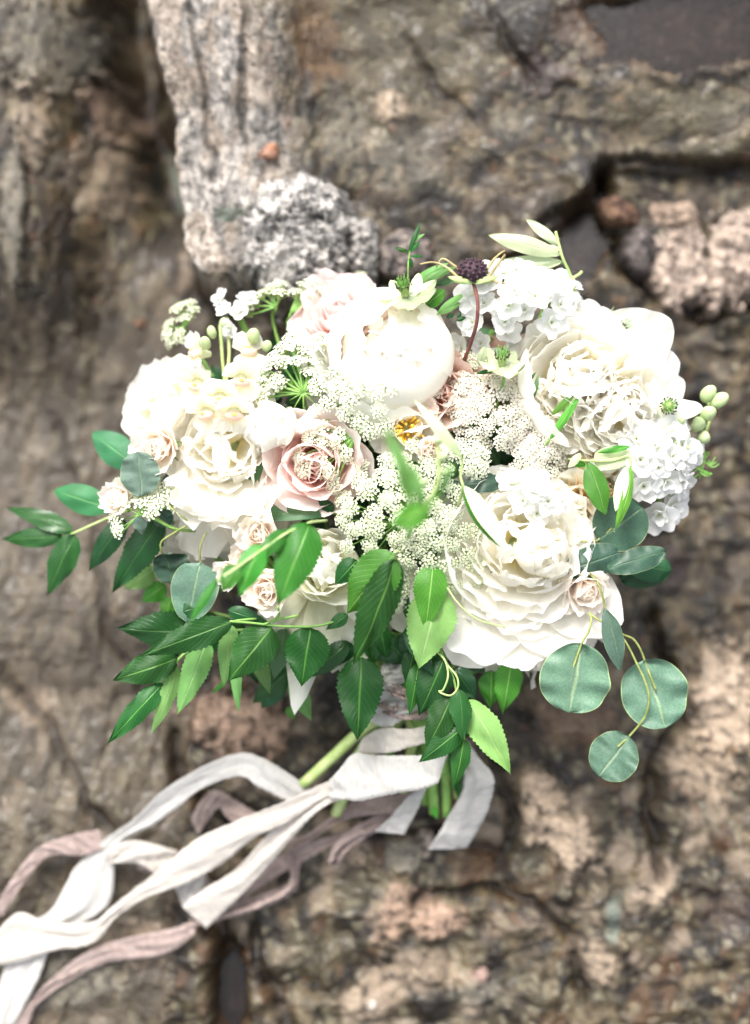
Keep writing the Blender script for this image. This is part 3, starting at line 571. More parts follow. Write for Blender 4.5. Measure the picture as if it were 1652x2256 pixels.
def umbel(label, hub, tips, ru, m='lace', axis=(0, 0, 1), stalk_r=.0005, stem=True, stemr=.0011, group='lace flower heads', stem_path=None, fs=.30, bracts=0, stalk_m='stem', rays=True, cover=19):
    rn = random.Random(int(hub[0]*1e5) & 1023); hub = Vector(hub); a = Vector(axis).normalized()
    t = thing('lace_flower', label, 'flower', hub, None, group)
    for i, p in enumerate(tips):
        p = Vector(p); d = (p-hub).normalized(); zz = (d*.6+a).normalized()
        mw = Matrix.Translation(p-hub) @ zz.to_track_quat('Z', 'Y').to_matrix().to_4x4() @ Matrix.Rotation(rn.uniform(0, 6), 4, 'Z') @ Matrix.Scale(ru*rn.uniform(.8, 1.15), 4)
        put('umbellet', umbellet_mesh(i % 4, m, cover, fs), t, mw)
        if rays:
            mid = (p-hub)*.5-a*ru*.3+Vector((rn.uniform(-1, 1), rn.uniform(-1, 1), 0))*ru*.12
            v, f = tube([(0, 0, 0), mid, p-hub-zz*ru*.6], stalk_r*1.3, stalk_r*.8, sides=5, n=7); put('ray', mesh('ray', v, f, M[stalk_m]), t)
    for i in range(bracts):
        q = 6.283*i/bracts+rn.uniform(-.2, .2); d = Vector((math.cos(q), math.sin(q), 0)); L = rn.uniform(.008, .014)
        v, f = tube([(0, 0, 0), d*L*.5-a*.001, d*L-a*.003], .0009, .0002, sides=5, n=6); put('bract', mesh('bract', v, f, M['stem']), t)
    if stem_path: stem_obj(t, [hub]+list(stem_path), stemr, M['stem'])
    elif stem: stem_to_bind(t, hub, axis, stemr, 'stem')
    return t
def dome_tips(c, R, n, axis, rise=.3, squash=1.0, rot=0., jit=.06, seed=1):
    rn = random.Random(seed); a = Vector(axis).normalized(); q = a.to_track_quat('Z', 'Y').to_matrix(); out = []
    for i in range(n):
        r = math.sqrt((i+.5)/n); th = i*2.399+rot; v = Vector((r*math.cos(th), squash*r*math.sin(th), rise*(1-r*r)))+Vector((rn.uniform(-jit, jit), rn.uniform(-jit, jit), rn.uniform(-jit, jit)*.6))
        out.append(Vector(c)+q @ (v*R))
    return out

# stock: clusters of small ruffled florets
def stock_floret(var):
    key = 'stockfl%d' % var
    if key not in _vs:
        rn = random.Random(var+50); parts = []
        for i in range(5):
            v, f, uv = petal(L=1, W=.98, curl=.25, wrap=.35, ruffle=.09, freq=4, jag=.05, nu=6, nv=7, seed=var*10+i, basew=.18, tipw=.9, rnd_tip=.35); parts.append((xf(v, petal_frame(i*1.2566+rn.uniform(-.2, .2), math.radians(76+rn.uniform(-9, 9)), .05, 0, rn.uniform(.9, 1.1))), f, uv, 0))
        for i in range(4):
            v, f, uv = petal(L=.6, W=.62, curl=.5, wrap=.5, ruffle=.14, freq=5, jag=.08, nu=6, nv=6, seed=var*10+i+5, basew=.2); parts.append((xf(v, petal_frame(i*1.57+rn.uniform(-.3, .3), math.radians(48+rn.uniform(-12, 12)), .04, .05, rn.uniform(.9, 1.15))), f, uv, 0))
        v, f = tube([(0, 0, -.5), (0, 0, .12)], .08, .06, sides=6); parts.append((v, [x for x in f if len(x) == 4], None, 1))
        v, f, u, mi = cat(parts); _vs[key] = mesh('floret', v, f, [M['stock'], M['bud']], uv=u, mi=mi)
    return _vs[key]
def stock(label, c, axis, R, n, fs, seed, squash=1., rot=0., rise=.6, group='white stock sprays', centers=None):
    rn = random.Random(seed); c = Vector(c); a = Vector(axis).normalized(); t = thing('stock_flower', label, 'flower', c-a*R*.5, None, group)
    cc = [Vector(x) for x in centers] if centers else dome_tips(c, R, n, axis, rise, squash, rot, .08, seed)
    for i, p in enumerate(cc):
        d = ((p-c)*.8/max(R, 1e-6)+a).normalized()
        put('floret', stock_floret(i % 5), t, Matrix.Translation(p-t.location) @ d.to_track_quat('Z', 'Y').to_matrix().to_4x4() @ Matrix.Rotation(rn.uniform(0, 6), 4, 'Z') @ Matrix.Rotation(rn.uniform(-.35, .35), 4, 'X') @ Matrix.Scale(fs*rn.uniform(.85, 1.3), 4))
    stem_to_bind(t, c-a*R*.3, axis, .0022, 'stem'); return t
def ball(rx, ry, rz, nu=12, nv=9, rib=0., k=3, seed=0):
    V = []; r_ = random.Random(seed)
    for i in range(nu):
        for j in range(nv):
            th = 2*math.pi*i/nu; ph = math.pi*(j+.02)/(nv-1+.04); s = 1+rib*math.cos(k*th)*math.sin(ph)
            V.append((rx*s*math.sin(ph)*math.cos(th), ry*s*math.sin(ph)*math.sin(th), rz*math.cos(ph)))
    F = [[i*nv+j, i*nv+j+1, ((i+1) % nu)*nv+j+1, ((i+1) % nu)*nv+j] for i in range(nu) for j in range(nv-1)]
    return np.array(V), F
def snapdragon(label, florets, buds, stem_pts, group='snapdragon spikes'):
    """florets: (point, facing, up, size); buds: (point, direction, size)"""
    t = thing('snapdragon', label, 'flower', stem_pts[-1], None, group); o0 = t.location
    stem_obj(t, stem_pts, .0012, M['pale_stem'])
    for (p, face, up, s) in florets:
        f = Vector(face).normalized(); u = Vector(up); u = (u-f*u.dot(f)).normalized(); x = u.cross(f)
        mw = Matrix.Translation(Vector(p)-o0) @ Matrix((x, u, f)).transposed().to_4x4() @ Matrix.Scale(s, 4)
        v, fc = tube([(0, 0, -.9), (0, -.05, -.4), (0, -.1, 0)], .20, .42, sides=10); fl = put('floret', mesh('floret', v, fc, M['stock']), t, mw)
        for sgn in (-1, 1):
            v, fc, uv = petal(L=1.6, W=1.7, curl=.2, wrap=.5, ruffle=.10, freq=4, jag=.05, nu=9, nv=9, seed=rnd.randint(0, 999), basew=.4)
            put('upper_lip', mesh('upper_lip', v, fc, M['peony'], uv=uv), fl, Matrix.Translation((sgn*.2, .12, -.02)) @ Matrix.Rotation(-sgn*.38, 4, 'Z') @ Matrix.Rotation(.35, 4, 'X') @ Matrix.Diagonal((1, .8, 1, 1)))
            v, fc, uv = petal(L=1.25, W=1.35, curl=-.5, wrap=.4, ruffle=.12, freq=4, jag=.05, nu=8, nv=8, seed=rnd.randint(0, 999), basew=.4)
            put('lower_lip', mesh('lower_lip', v, fc, M['peony'], uv=uv), fl, Matrix.Translation((sgn*.25, -.35, .18)) @ Matrix.Rotation(math.pi-sgn*-.5, 4, 'Z') @ Matrix.Rotation(.1, 4, 'X'))
        v, fc = ball(.52, .30, .30, rib=.10, k=2); v[:, 1] -= .16; v[:, 2] += .28; put('throat', mesh('throat', v, fc, M['snap_pink'], uv=np.full((len(v), 2), .3)), fl)
        v, fc = ball(.15, .06, .10); v[:, 1] += .07; v[:, 2] += .50; put('pollen_patch', mesh('pollen_patch', v, fc, M['yellow']), fl)
    for (p, d, s) in buds:
        v, fc = ball(.55, .48, .85, rib=.07, k=3); v[:, 2] += .6
        b = put('bud', mesh('bud', v, fc, M['bud']), t, Matrix.Translation(Vector(p)-o0) @ Vector(d).to_track_quat('Z', 'Y').to_matrix().to_4x4() @ Matrix.Scale(s, 4))
        for k in range(3):
            vv_, ff_, uu_ = petal(L=.6, W=.35, curl=.6, wrap=.5, ruffle=.03, nu=6, nv=5, tipw=.2, widest=.4, seed=k); put('calyx', mesh('calyx', vv_, ff_, M['stem'], uv=uu_), b, petal_frame(k*2.1, math.radians(60), .12, -.1, 1.))
    return t

# leaves
def leaf_geo(kind, L, w, bend=.12, fold=.25, side=0., seed=0, nu=None, twist=0.):
    nz = noise1(seed*3+1, 3); nz2 = noise1(seed*3+2, 5); nu = nu or (37 if kind == 'ash' else 41 if kind == 'round' else 17); nv = 7
    u = np.linspace(0, 1, nu)[:, None]; v = np.linspace(-1, 1, nv)[None, :]
    if kind == 'ash': pr = np.clip(u, 0, 1)**.60*(1-u)**1.12; pr = pr/pr.max(); pr = pr*(1+.05*nz2(9*u)); ser = 1+np.where((np.arange(nu)[:, None] % 2 == 0), .060, -.040)*(np.abs(v) > .99)*(u > .12)*(u < .93)
    elif kind == 'lance': pr = np.sin(np.pi*np.clip(u, 0, 1)**.92)**.8; ser = 1.
    elif kind == 'long': pr = np.sin(np.pi*np.clip(u, 0, 1)**.85)**.55; ser = 1.
    elif kind == 'heart': pr = (np.clip(u, 0, 1)**.42)*(1-u)**.62; pr = pr/pr.max(); ser = 1.
    else: pr = np.sqrt(np.clip(1-(2*u-1)**2, 0, 1))*(1+.08*(u-.35))*(1+.02*nz2(1.5*u)); ser = 1.
    w = w*(1.12 if kind == 'ash' else 1); x = w/2*pr*v*ser; y = L*u+.01*L*nz(3*v)*np.abs(v)*np.sin(np.pi*u)
    if kind == 'round': x = x*(1+.035*nz(2.5*u+3)+.02*np.sign(v)*nz2(2*u)) 

    if kind == 'ash': y = y+.018*L*np.abs(v)**2*np.sin(np.pi*u)*0
    z = bend*L*np.sin(np.pi*u**.9)*.8-bend*.5*L*u*u + fold*np.abs(x)*np.sin(np.pi*np.clip(u*1.02, 0, 1))**.5*-1 + .03*w*np.sin(14*u+seed)*np.abs(v)**1.5 + .07*w*nz(5*u+2*v) + (.05*w*nz2(6*u)*v if kind == 'round' else 0)
    x = x+side*L*np.sin(np.pi*u)+0*v
    if twist:
        t = twist*u; xx = x*np.cos(t)-z*np.sin(t); z = x*np.sin(t)+z*np.cos(t); x = xx
    V = np.stack([x, y, z], -1).reshape(-1, 3); UV = np.stack([np.broadcast_to(u, x.shape), np.broadcast_to((v+1)/2, x.shape)], -1).reshape(-1, 2)
    return V, grid_faces(nu, nv), UV
_lc = [0]
def leaf(t, m, kind, base, tip, w, tx=0., ty=0., bend=.12, fold=.25, side=0., name='leaf', twist=0., label=None):
    _lc[0] += 1; b, e = Vector(base), Vector(tip); y = (e-b); L = y.length; y.normalize(); n = Vector((tx, ty, 1)); n = (n-y*n.dot(y)).normalized(); x = y.cross(n)
    mw = Matrix.Translation(b) @ Matrix((x, y, n)).transposed().to_4x4()
    v, f, uv = leaf_geo(kind, L, w, bend, fold, side, _lc[0], twist=twist); v = xf(v, t.matrix_world.inverted() @ mw)
    return put(name, mesh('leaf', v, f, M[m], uv=uv), t, label=label)
def branch(name, label, cat, k, z, leaves, stems, group=None, kind='ash', stem_m='stem', stem_r=.0009):
    """leaves: (material, base x, y, tip x, y, width, z base, z tip[, extra]); stems: (points (x, y, z), radius)"""
    first = stems[0][0][0] if stems else leaves[0][1:3]+(z,)
    t = thing(name, label, cat, P(k, first[0], first[1], z+first[2] if len(first) > 2 else z), None, group)
    for l in leaves:
        m, bx, by, ex, ey, w, zb, ze = l[:8]; kw = dict(l[8]) if len(l) > 8 else {}; kd = kw.pop('kind', kind)
        leaf(t, m, kd, P(k, bx, by, z+zb), P(k, ex, ey, z+ze), sz(k, w), **kw)
    for st in stems:
        pts = st[0]; r = st[1] if len(st) > 1 else stem_r; stem_obj(t, [P(k, p[0], p[1], z+(p[2] if len(p) > 2 else 0)) for p in pts], r, M[st[2] if len(st) > 2 else stem_m])
    return t

# ------------------------------------------------------------------ the bouquet: peonies
D = lambda x, y, z=0.: P(0, x, y, z)
peony('big white peony at the top centre with smooth round petals, under the scabiosa stem', D(868, 788, -.006), (-.20, .0, .97), .0450, 1, GLOBE, spin=.6,
      extra=[('tuft', 160, 72, 1.7, .3, .4, 1.5), ('tuft', 130, 70, 1.6, .3, .4, 1.4), ('skirt', 175, 84, 1.35, .3, .3, 1.), ('skirt', 145, 86, 1.25, .3, .3, 1.), ('skirt', 200, 86, 1.35, .2, .15, 1.), ('tuft', 190, 70, 1.6, .3, .4, 1.5), ('shell', 225, 92, 1.1, .1, 0, 1.1), ('shell', 260, 92, 1.1, .1, 0, 1.1)])
peony('open white peony with floppy petals at the upper right of the bouquet', D(1282, 838, -.004), (.05, -.05, 1), .0425, 2, TUFTY,
      extra=[('open', 10, 90, 1.15, .3, .05, 1.0), ('open', 34, 86, 1.25, .3, .10, .95), ('open', -14, 92, 1.0, .3, .0, 1.1), ('open', 88, 88, 1.0, .2, 0, .7), ('sliver', 166, 84, 1.5, .3, .05, 1.7), ('ball', 225, 98, .95, .1, 0, 1.2), ('ball', 190, 98, .9, .1, 0, 1.2), ('shell', 120, 90, .95, .1, 0, 1.2)])
peony('white peony drooping open below the upper right one, beside the white stock', D(1365, 915, -.006), (.15, -.35, .85), .041, 3, TUFTY[1:],
      extra=[('skirt', 262, 92, 1.45, .2, .1, 1.3), ('skirt', 232, 96, 1.35, .2, .1, 1.2), ('skirt', 300, 90, 1.15, .2, .1, 1.1), ('open', 330, 90, 1.0, .1, 0, .9), ('open', 20, 88, 1., .1, 0, 1.)])
peony('frilly white peony on the left with one big cupped petal and a ragged skirt', D(500, 985, -.004), (-.06, -.05, 1), .042, 4, TUFTY[1:],
      extra=[('shell', 95, 88, 1.1, .1, .05, 1.2), ('shell', 130, 84, 1.05, .1, .05, 1.1), ('shell', 170, 88, 1.1, .1, .05, 1.1)]
      + [('skirt', 222+10*i, 86+7*(i % 3), 1.45+.16*(i % 2), .3, .2-.15*(i % 3), 1.1) for i in range(9)] + [('tuft', 228+9*i, 70+9*(i % 3), 1.65, .3, .4, 1.3) for i in range(9)])
peony('creamy white peony at the lower right, globe of petals over a long skirt', D(1145, 1205, .006), (.10, .08, 1), .049, 5, TUFTY,
      extra=[('shell', 150, 88, 1., .1, 0, 1.2), ('shell', 190, 88, 1.05, .1, 0, 1.2)]
      + [('skirt', 212+11*i, 88+5*(i % 3), 1.32+.16*(i % 2), .3, .1-.15*(i % 3), 1.5) for i in range(11)] + [('open', 298, 90, 1.2, .3, .1, .9), ('open', 272, 92, 1.2, .3, 0, 1.), ('open', 244, 92, 1.2, .3, .05, 1.), ('open', 322, 88, 1.3, .3, .1, .8)]
      + [('sliver', 262+9*i, 95, 1.7, .3, -.2, 1.4) for i in range(3)])
peony('closed round white peony head resting between the frilly left peony and the blush rose', D(590, 940, .006), (.05, .1, 1), .0205, 41, BUD, stem=False)
peony('half open round creamy peony head nestled at the right of the lower right peony', D(1192, 1215, .022), (.15, -.1, 1), .0225, 42, [BUD[0], BUD[2], BUD[3], ('tuft', 8, 28, 10, 1.6, .05, .2)], m='cream')
peony('small ragged white peony at the left edge above the blush spray rose', D(362, 900, -.022), (-.45, .15, .85), .036, 6, TUFTY[1:], spin=1.)
peony('white peony petals half hidden under the frilly left peony', D(420, 1190, -.034), (-.2, -.5, .8), .032, 8, [('open', 7, 80, 8, 1., .06, 0.), ('mid', 7, 60, 8, 1., .06, 0)], spin=.4)
# cream anemone-like bloom low in the centre with veined backs
t = peony('cream white bloom with pale green veined petals low in the centre', D(716, 1245, .0), (.2, .2, .95), .034, 7,
      [('guard', 6, 80, 7, 1.0, .06, 0.), ('guard', 6, 62, 7, .98, .05, .03, dict(az0=.4)), ('mid', 7, 44, 8, 1.0, .05, .05), ('mid', 5, 20, 8, .9, .03, .05)], m='lily',
      extra=[('skirt', 225+16*i, 92+5*(i % 2), 1.45+.2*(i % 2), .2, -.1-.1*(i % 3), 1.0) for i in range(7)] + [('sliver', 262, 100, 2.6, .3, -.3, 1.5), ('sliver', 290, 98, 2.3, .3, -.4, 1.5), ('sliver', 232, 95, 1.9, .3, -.3, 1.2)], name='cream_bloom', group=None)
peony('loose white bloom with drooping narrow petals left of the lower right peony', D(862, 1320, -.010), (.0, -.35, .9), .030, 9, [('open', 5, 78, 8, 1., .06, 0.), ('inner', 7, 55, 8, 1., .06, 0)],
      extra=[('sliver', 235+17*i, 100, 2.3+.35*(i % 2), .2, -.3, 1.7) for i in range(5)], group='white peonies in the bouquet')
# roses
rose('large blush pink garden rose in the middle left', D(695, 1020, -.006), (-.05, -.15, 1), .042, 11, 'blush', 36, 'rose', 'pink roses in the bouquet')
rose('dusty pink rose lying behind the top centre peony', D(755, 705, -.030), (-.2, .4, .8), .038, 12, 'pink', 28, 'rose', 'pink roses in the bouquet')
rose('coral pink rose peeping between the top centre peony and the blush lace flower', D(985, 862, -.008), (-.1, -.1, 1), .030, 13, 'coral', 30, 'rose', 'pink roses in the bouquet')
rose('peach pink rose mostly hidden behind the blush lace flower at the right', D(1120, 835, -.034), (.2, .3, 1), .036, 14, 'coral', 26, 'rose', 'pink roses in the bouquet')
rose('apricot rose with cream outer petals behind the right olive leaves', D(1325, 1075, -.022), (.2, .1, 1), .028, 15, 'apricot', 26, 'rose', None)
rose('cream rose at the right, half under the lower right peony', D(1262, 1120, -.018), (.15, 0, 1), .032, 16, 'cream', 24, 'rose', None)
rose('peach cream ranunculus bud in the centre beside the yellow stamens', D(946, 992, .012), (.15, -.05, 1), .016, 17, 'spray', 22, 'rose', None, opening=50)
SG = 'small cream spray roses'
for i, (x, y, z, ax, R, lb) in enumerate([
        (572, 1178, -.006, (-.15, .1, 1), .018, 'spray rose with peach heart, upper one of the lower left cluster'),
        (588, 1300, -.004, (-.1, -.1, 1), .019, 'spray rose with peach heart, lowest of the lower left cluster'),
        (545, 1225, -.016, (-.3, 0, 1), .014, 'spray rose between the upper and lowest ones of the lower left cluster'),
        (505, 1262, -.012, (-.6, -.3, .8), .013, 'small ruffled spray rose at the outer edge of the lower left cluster'),
        (350, 985, -.012, (-.35, -.1, 1), .021, 'blush cream spray rose at the left edge above the grey round leaf'),
        (262, 1098, -.018, (-.5, .1, .9), .015, 'small blush spray rose behind the left lace flower'),
        (1288, 1300, -.012, (.2, -.35, .9), .020, 'blush cream spray rose under the round leaves at the right')]):
    rose(lb, D(x, y, z+.012), ax, R, 20+i, 'spray', 26, 'spray_rose', SG, opening=66, jag=.04)
# hydrangea florets under the right spray rose
t = thing('hydrangea', 'cluster of tiny dusty pink hydrangea florets under the right spray rose', 'flower', D(1295, 1345, -.022))
for i in range(9):
    rr = random.Random(i); mm = variants('hyd', 3, 'pink', L=1., W=.95, curl=.1, wrap=.2, ruffle=.04, nu=5, nv=5, tipw=.7)
    c = Vector((rr.uniform(-.011, .013), rr.uniform(-.007, .006), rr.uniform(-.004, .006)))
    fl = put('floret', mesh('floret', *ball(.0009, .0009, .0009, 6, 5), M['pink'], uv=np.zeros((30, 2))), t, Matrix.Translation(c) @ Vector((rr.uniform(-.5, .5), rr.uniform(-.8, .2), 1)).to_track_quat('Z', 'Y').to_matrix().to_4x4())
    for q in range(4): put('petal', mm[q % 3], fl, petal_frame(q*1.571+i, math.radians(80), .0003, 0, .0052))
stem_to_bind(t, t.location, (0, .4, 1), .0012)
# open yellow-hearted bloom in the centre
t = peony('white bloom showing orange yellow stamens in the very centre', D(900, 945, .006), (.05, -.1, 1), .024, 31, [('open', 7, 80, 8, 1.0, .06, 0.), ('mid', 6, 62, 8, .9, .06, 0.)], m='cream', name='white_bloom', group=None)
for i in range(30):
    rr = random.Random(i+5); q = rr.uniform(0, 6.28); p = Vector((math.cos(q), math.sin(q), 0))*rr.uniform(.002, .010)
    v, f = tube([(p.x*.4, p.y*.4, 0), (p.x*.8, p.y*.8, .008), (p.x*1.2, p.y*1.2, rr.uniform(.012, .016))], .0005, .0011, sides=5, n=6); put('stamen', mesh('stamen', v, f, M['yellow']), t)

# ------------------------------------------------------------------ stock, snapdragons
stock('white stock at the top right beside the scabiosa seed head', D(1140, 665, .004), (.0, .25, 1), .038, 17, .0105, 1, squash=.62, group='white stock sprays')
stock('white stock low between the top centre peony and the scabiosa stem', D(1075, 745, -.020), (-.1, .1, 1), .026, 9, .0100, 2, squash=.9)
stock('white stock at the right edge below the nigella bloom', D(1452, 1015, -.010), (.35, -.1, 1), .027, 14, .0105, 3, squash=1.05)
stock('small white stock florets on top of the lower right peony', D(1178, 1098, .014), (.1, .3, 1), .020, 7, .0105, 4, squash=.6)
stock('little white stock tip by the olive twig at the top right', D(1232, 655, -.018), (.4, .5, .8), .015, 6, .0075, 5, squash=1.)
stock('single white stock blossom hanging at the right edge', D(1462, 1122, -.020), (.5, -.4, .8), .009, 3, .0125, 6, squash=1.)
stock('white stock florets under the blush lace flower at the right', D(1375, 1020, -.016), (.0, -.2, 1), .022, 8, .0100, 7, squash=.7)
stock('white stock florets filling in below the top centre peony', D(815, 905, -.010), (.0, .0, 1), .020, 8, .0095, 8, squash=.8)
stock('few white florets at the bottom left of the top lace flowers', D(515, 690, -.030), (-.3, .5, 1), .014, 5, .0075, 9, squash=1.3)
F1 = (-.15, -.55, .85)
snapdragon('pale snapdragon florets turned away at the outer edge of the upper left spike', [(D(436, 775, -.018), (-.8, .1, .6), (0, 1, .2), .0110), (D(545, 775, -.010), (.3, .3, .8), (0, 1, .2), .0105)], [(D(492, 722, -.026), (.1, .8, .5), .0055), (D(470, 742, -.024), (-.2, .8, .5), .006)], [D(485, 715, -.034), D(490, 790, -.03), D(500, 900, -.03)])
snapdragon('snapdragon spike with pink throats and yellow spots at the upper left', [
    (D(437, 842, 0.016), (-.35, -.5, .85), (0, 1, .2), .0118), (D(530, 832, 0.018), (.15, -.5, .9), (.1, 1, .2), .0118), (D(484, 872, 0.020), (0, -.5, .9), (0, 1, .2), .0118),
    (D(455, 905, 0.018), (-.4, -.5, .8), (-.2, 1, .1), .0118), (D(515, 905, 0.022), (.1, -.6, .8), (.1, 1, .1), .0118)],
    [(D(455, 765, -.014), (-.1, .5, .8), .0075), (D(558, 752, -.012), (.1, .6, .8), .0085), (D(585, 770, -.012), (.3, .5, .8), .0065)],
    [D(500, 700, -.034), D(505, 780, -.028), D(500, 900, -.026), D(560, 1050, -.05)])
snapdragon('pale green snapdragon bud tip leaning out at the right edge', [],
    [(D(1552, 880, -.022), (.3, .6, .7), .0094), (D(1572, 892, -.020), (.6, .5, .7), .0094), (D(1530, 912, -.022), (-.3, .5, .7), .0088), (D(1552, 918, -.018), (.2, .3, .9), .0098), (D(1538, 940, -.02), (-.2, .2, .9), .0100), (D(1545, 965, -.022), (.1, 0, 1), .0088), (D(1520, 985, -.026), (-.3, 0, .9), .0075)],
    [D(1560, 885, -.03), D(1562, 930, -.03), D(1530, 990, -.03), D(1440, 1010, -.04)])
snapdragon('green bud cluster above the right edge stock', [], [(D(x, y, -.006), (dx, dy, 1), s) for x, y, dx, dy, s in ((1497, 930, .2, .3, .0048), (1482, 955, -.2, .2, .0045), (1505, 960, .3, .2, .005), (1490, 975, 0, 0, .005), (1508, 985, .2, -.1, .0045), (1470, 940, -.3, .2, .004))],
    [D(1500, 925, -.014), D(1490, 980, -.016), D(1440, 1010, -.04)], group=None)
snapdragon('blurred pale green buds standing up in the centre toward the viewer', [], [(D(965, 975, .085), (0, .3, 1), .0048), (D(972, 1010, .090), (.2, .2, 1), .0055), (D(935, 1064, .092), (-.2, 0, 1), .0055), (D(978, 1040, .085), (.3, 0, 1), .0045)],
    [D(962, 960, .085), D(965, 1060, .085), D(930, 1120, .07), D(880, 1170, .01)], group=None)

# ------------------------------------------------------------------ lace flowers
LG = 'lace flower heads'
umbel('blush tinted dense lace flower right of the centre', D(1085, 930, -.022), dome_tips(D(1088, 900, -.006), .043, 48, (.1, .2, 1), .35, .64, jit=.09, seed=2), .0072, 'lace_pink', (.1, .2, 1), fs=.27, cover=24)
umbel('small blush lace flower below right of the dense blush one', D(1178, 1035, -.020), dome_tips(D(1178, 1012, -.006), .028, 24, (.2, -.1, 1), .3, .62, jit=.1, seed=3), .0068, 'lace_pink', (.2, -.1, 1), fs=.27, cover=22)
umbel('broad greenish white lace flower left of the centre', D(880, 1150, -.006), dome_tips(D(880, 1110, .010), .046, 40, (-.1, .1, 1), .35, .80, jit=.09, seed=4), .0070, 'lace_green', (-.1, .1, 1), fs=.27, cover=24)
umbel('greenish white lace flower hanging below the centre against the lower right peony', D(970, 1180, -.002), dome_tips(D(978, 1205, .010), .030, 24, (.1, -.2, 1), .3, 1.1, jit=.1, seed=5), .0068, 'lace_green', (.1, -.2, 1), fs=.27, cover=22)
umbel('small lace floret tuft under the front leaves low in the centre', D(865, 1290, -.016), dome_tips(D(868, 1305, -.008), .012, 5, (0, -.2, 1), .3, 1., seed=6), .0072, 'lace', (0, -.2, 1), fs=.30)
umbel('white lace flower seen from its green underside at the upper left', P(1, 1365, 1000, -.002), [P(1, x, y, z) for x, y, z in ((1120, 820, 0), (1180, 760, -.004), (1250, 700, -.004), (1320, 690, 0), (1230, 800, .002), (1330, 790, .002), (1400, 720, 0), (1430, 780, .002), (1400, 860, 0), (1470, 700, -.002), (1090, 900, -.004), (1180, 920, 0), (1060, 970, -.006), (1100, 1010, -.004), (1300, 640, -.006), (1450, 860, 0), (1210, 950, -.004), (1480, 640, -.006))], .0072, 'lace', (-.1, .5, .8), stalk_r=.0008, fs=.30, bracts=9, cover=22)
umbel('white lace flower with a green star of stalks over the blush rose', P(8, 665, 292, .006), [P(8, x, y, z) for x, y, z in ((430, 150, .004), (380, 220, .004), (400, 300, .006), (470, 250, .006), (470, 330, .008), (340, 400, .006), (370, 470, .006), (480, 450, .008), (530, 510, .008), (560, 290, .006), (540, 580, .006), (600, 400, .006), (690, 200, .002), (720, 130, .0), (800, 90, -.002), (860, 150, 0), (770, 180, 0), (870, 60, -.002), (620, 60, -.004), (560, 40, -.006), (480, 480, .006), (540, 330, .008))], .0068, 'lace', (-.1, .1, 1), stalk_r=.0009, fs=.31, bracts=8, cover=20)
umbel('white lace sprinkled over the lower part of the top centre peony', D(800, 880, -.004), [D(x, y, z) for x, y, z in ((745, 855, .02), (770, 880, .022), (800, 850, .024), (830, 870, .022), (720, 890, .016), (760, 910, .016), (835, 905, .018), (790, 930, .014), (815, 950, .012), (850, 940, .012), (700, 850, .014), (860, 850, .020), (740, 820, .02))], .0070, 'lace', (0, .2, 1), fs=.30)
umbel('small white lace flower on its side at the left edge', P(4, 860, 690, -.004), [P(4, x, y, z) for x, y, z in ((720, 760, 0), (700, 700, -.004), (770, 640, -.002), (820, 590, -.006), (880, 610, .002), (900, 560, -.006), (960, 540, -.004), (1010, 520, -.006), (1050, 560, -.002), (960, 640, .004), (930, 680, .004), (840, 550, -.01), (1060, 610, -.004), (730, 790, 0), (980, 590, 0))], .0062, 'lace', (-.3, .6, .7), stalk_r=.0006, fs=.32, cover=15, stem_path=[P(4, 960, 720, -.004), P(4, 1070, 775, -.006), P(4, 1200, 790, -.02)])
umbel('lace flower seen from the side above the dusty pink rose, leftmost of the top ones', D(608, 676, -.034), [D(x, y, z) for x, y, z in ((575, 648, -.032), (600, 632, -.032), (620, 626, -.034), (592, 640, -.036), (615, 645, -.03), (560, 665, -.034), (545, 685, -.034))], .0062, 'lace_green', (0, .8, .5), stalk_r=.0008, fs=.34, cover=14)
umbel('lace flower seen from the side above the dusty pink rose, middle one of the top', D(640, 690, -.034), [D(x, y, z) for x, y, z in ((668, 628, -.034), (690, 622, -.036), (705, 640, -.036), (655, 645, -.034), (680, 650, -.034), (720, 650, -.038))], .0062, 'lace', (0, .8, .5), stalk_r=.0008, fs=.34, cover=14)
umbel('sparse green lace flower behind the pink rose below the grey stone', D(790, 655, -.045), [D(x, y, z) for x, y, z in ((745, 640, -.045), (770, 628, -.045), (795, 605, -.045), (790, 630, -.045), (812, 640, -.045), (730, 655, -.045))], .0058, 'lace_green', (0, .8, .5), stalk_r=.0006, fs=.30, cover=12)
umbel('green and white lace flower farthest out at the upper left', D(405, 720, -.050), [D(x, y, z) for x, y, z in ((400, 672, -.05), (418, 668, -.052), (425, 682, -.05), (390, 680, -.05), (372, 715, -.05), (368, 735, -.05), (375, 752, -.05), (395, 740, -.048), (408, 700, -.05))], .0062, 'lace_green', (-.3, .6, .7), stalk_r=.0007, fs=.34, cover=14)
umbel('small white lace tip behind the top right stock', D(1225, 680, -.030), [D(x, y, z) for x, y, z in ((1200, 608, -.03), (1222, 618, -.03), (1245, 620, -.03), (1210, 630, -.028), (1235, 640, -.028), (1262, 650, -.03), (1268, 670, -.03))], .0062, 'lace', (.2, .6, .8), fs=.34, cover=14)
umbel('white lace sprinkle at the upper edge of the dense blush one', D(1060, 850, -.015), [D(x, y, z) for x, y, z in ((1028, 788, -.004), (1050, 792, -.002), (1070, 800, -.002), (1040, 805, 0), (1090, 812, 0))], .0055, 'lace', (0, .3, 1), fs=.33, cover=14)
umbel('sparse white lace florets in the middle of the frontmost stalk', D(1035, 1000, .0), [D(x, y, z) for x, y, z in ((1020, 1000, .012), (1045, 990, .012), (1060, 1010, .012), (1030, 1030, .014), (1055, 1035, .012), (1010, 980, .010))], .0070, 'lace', (0, 0, 1), fs=.31, cover=18)

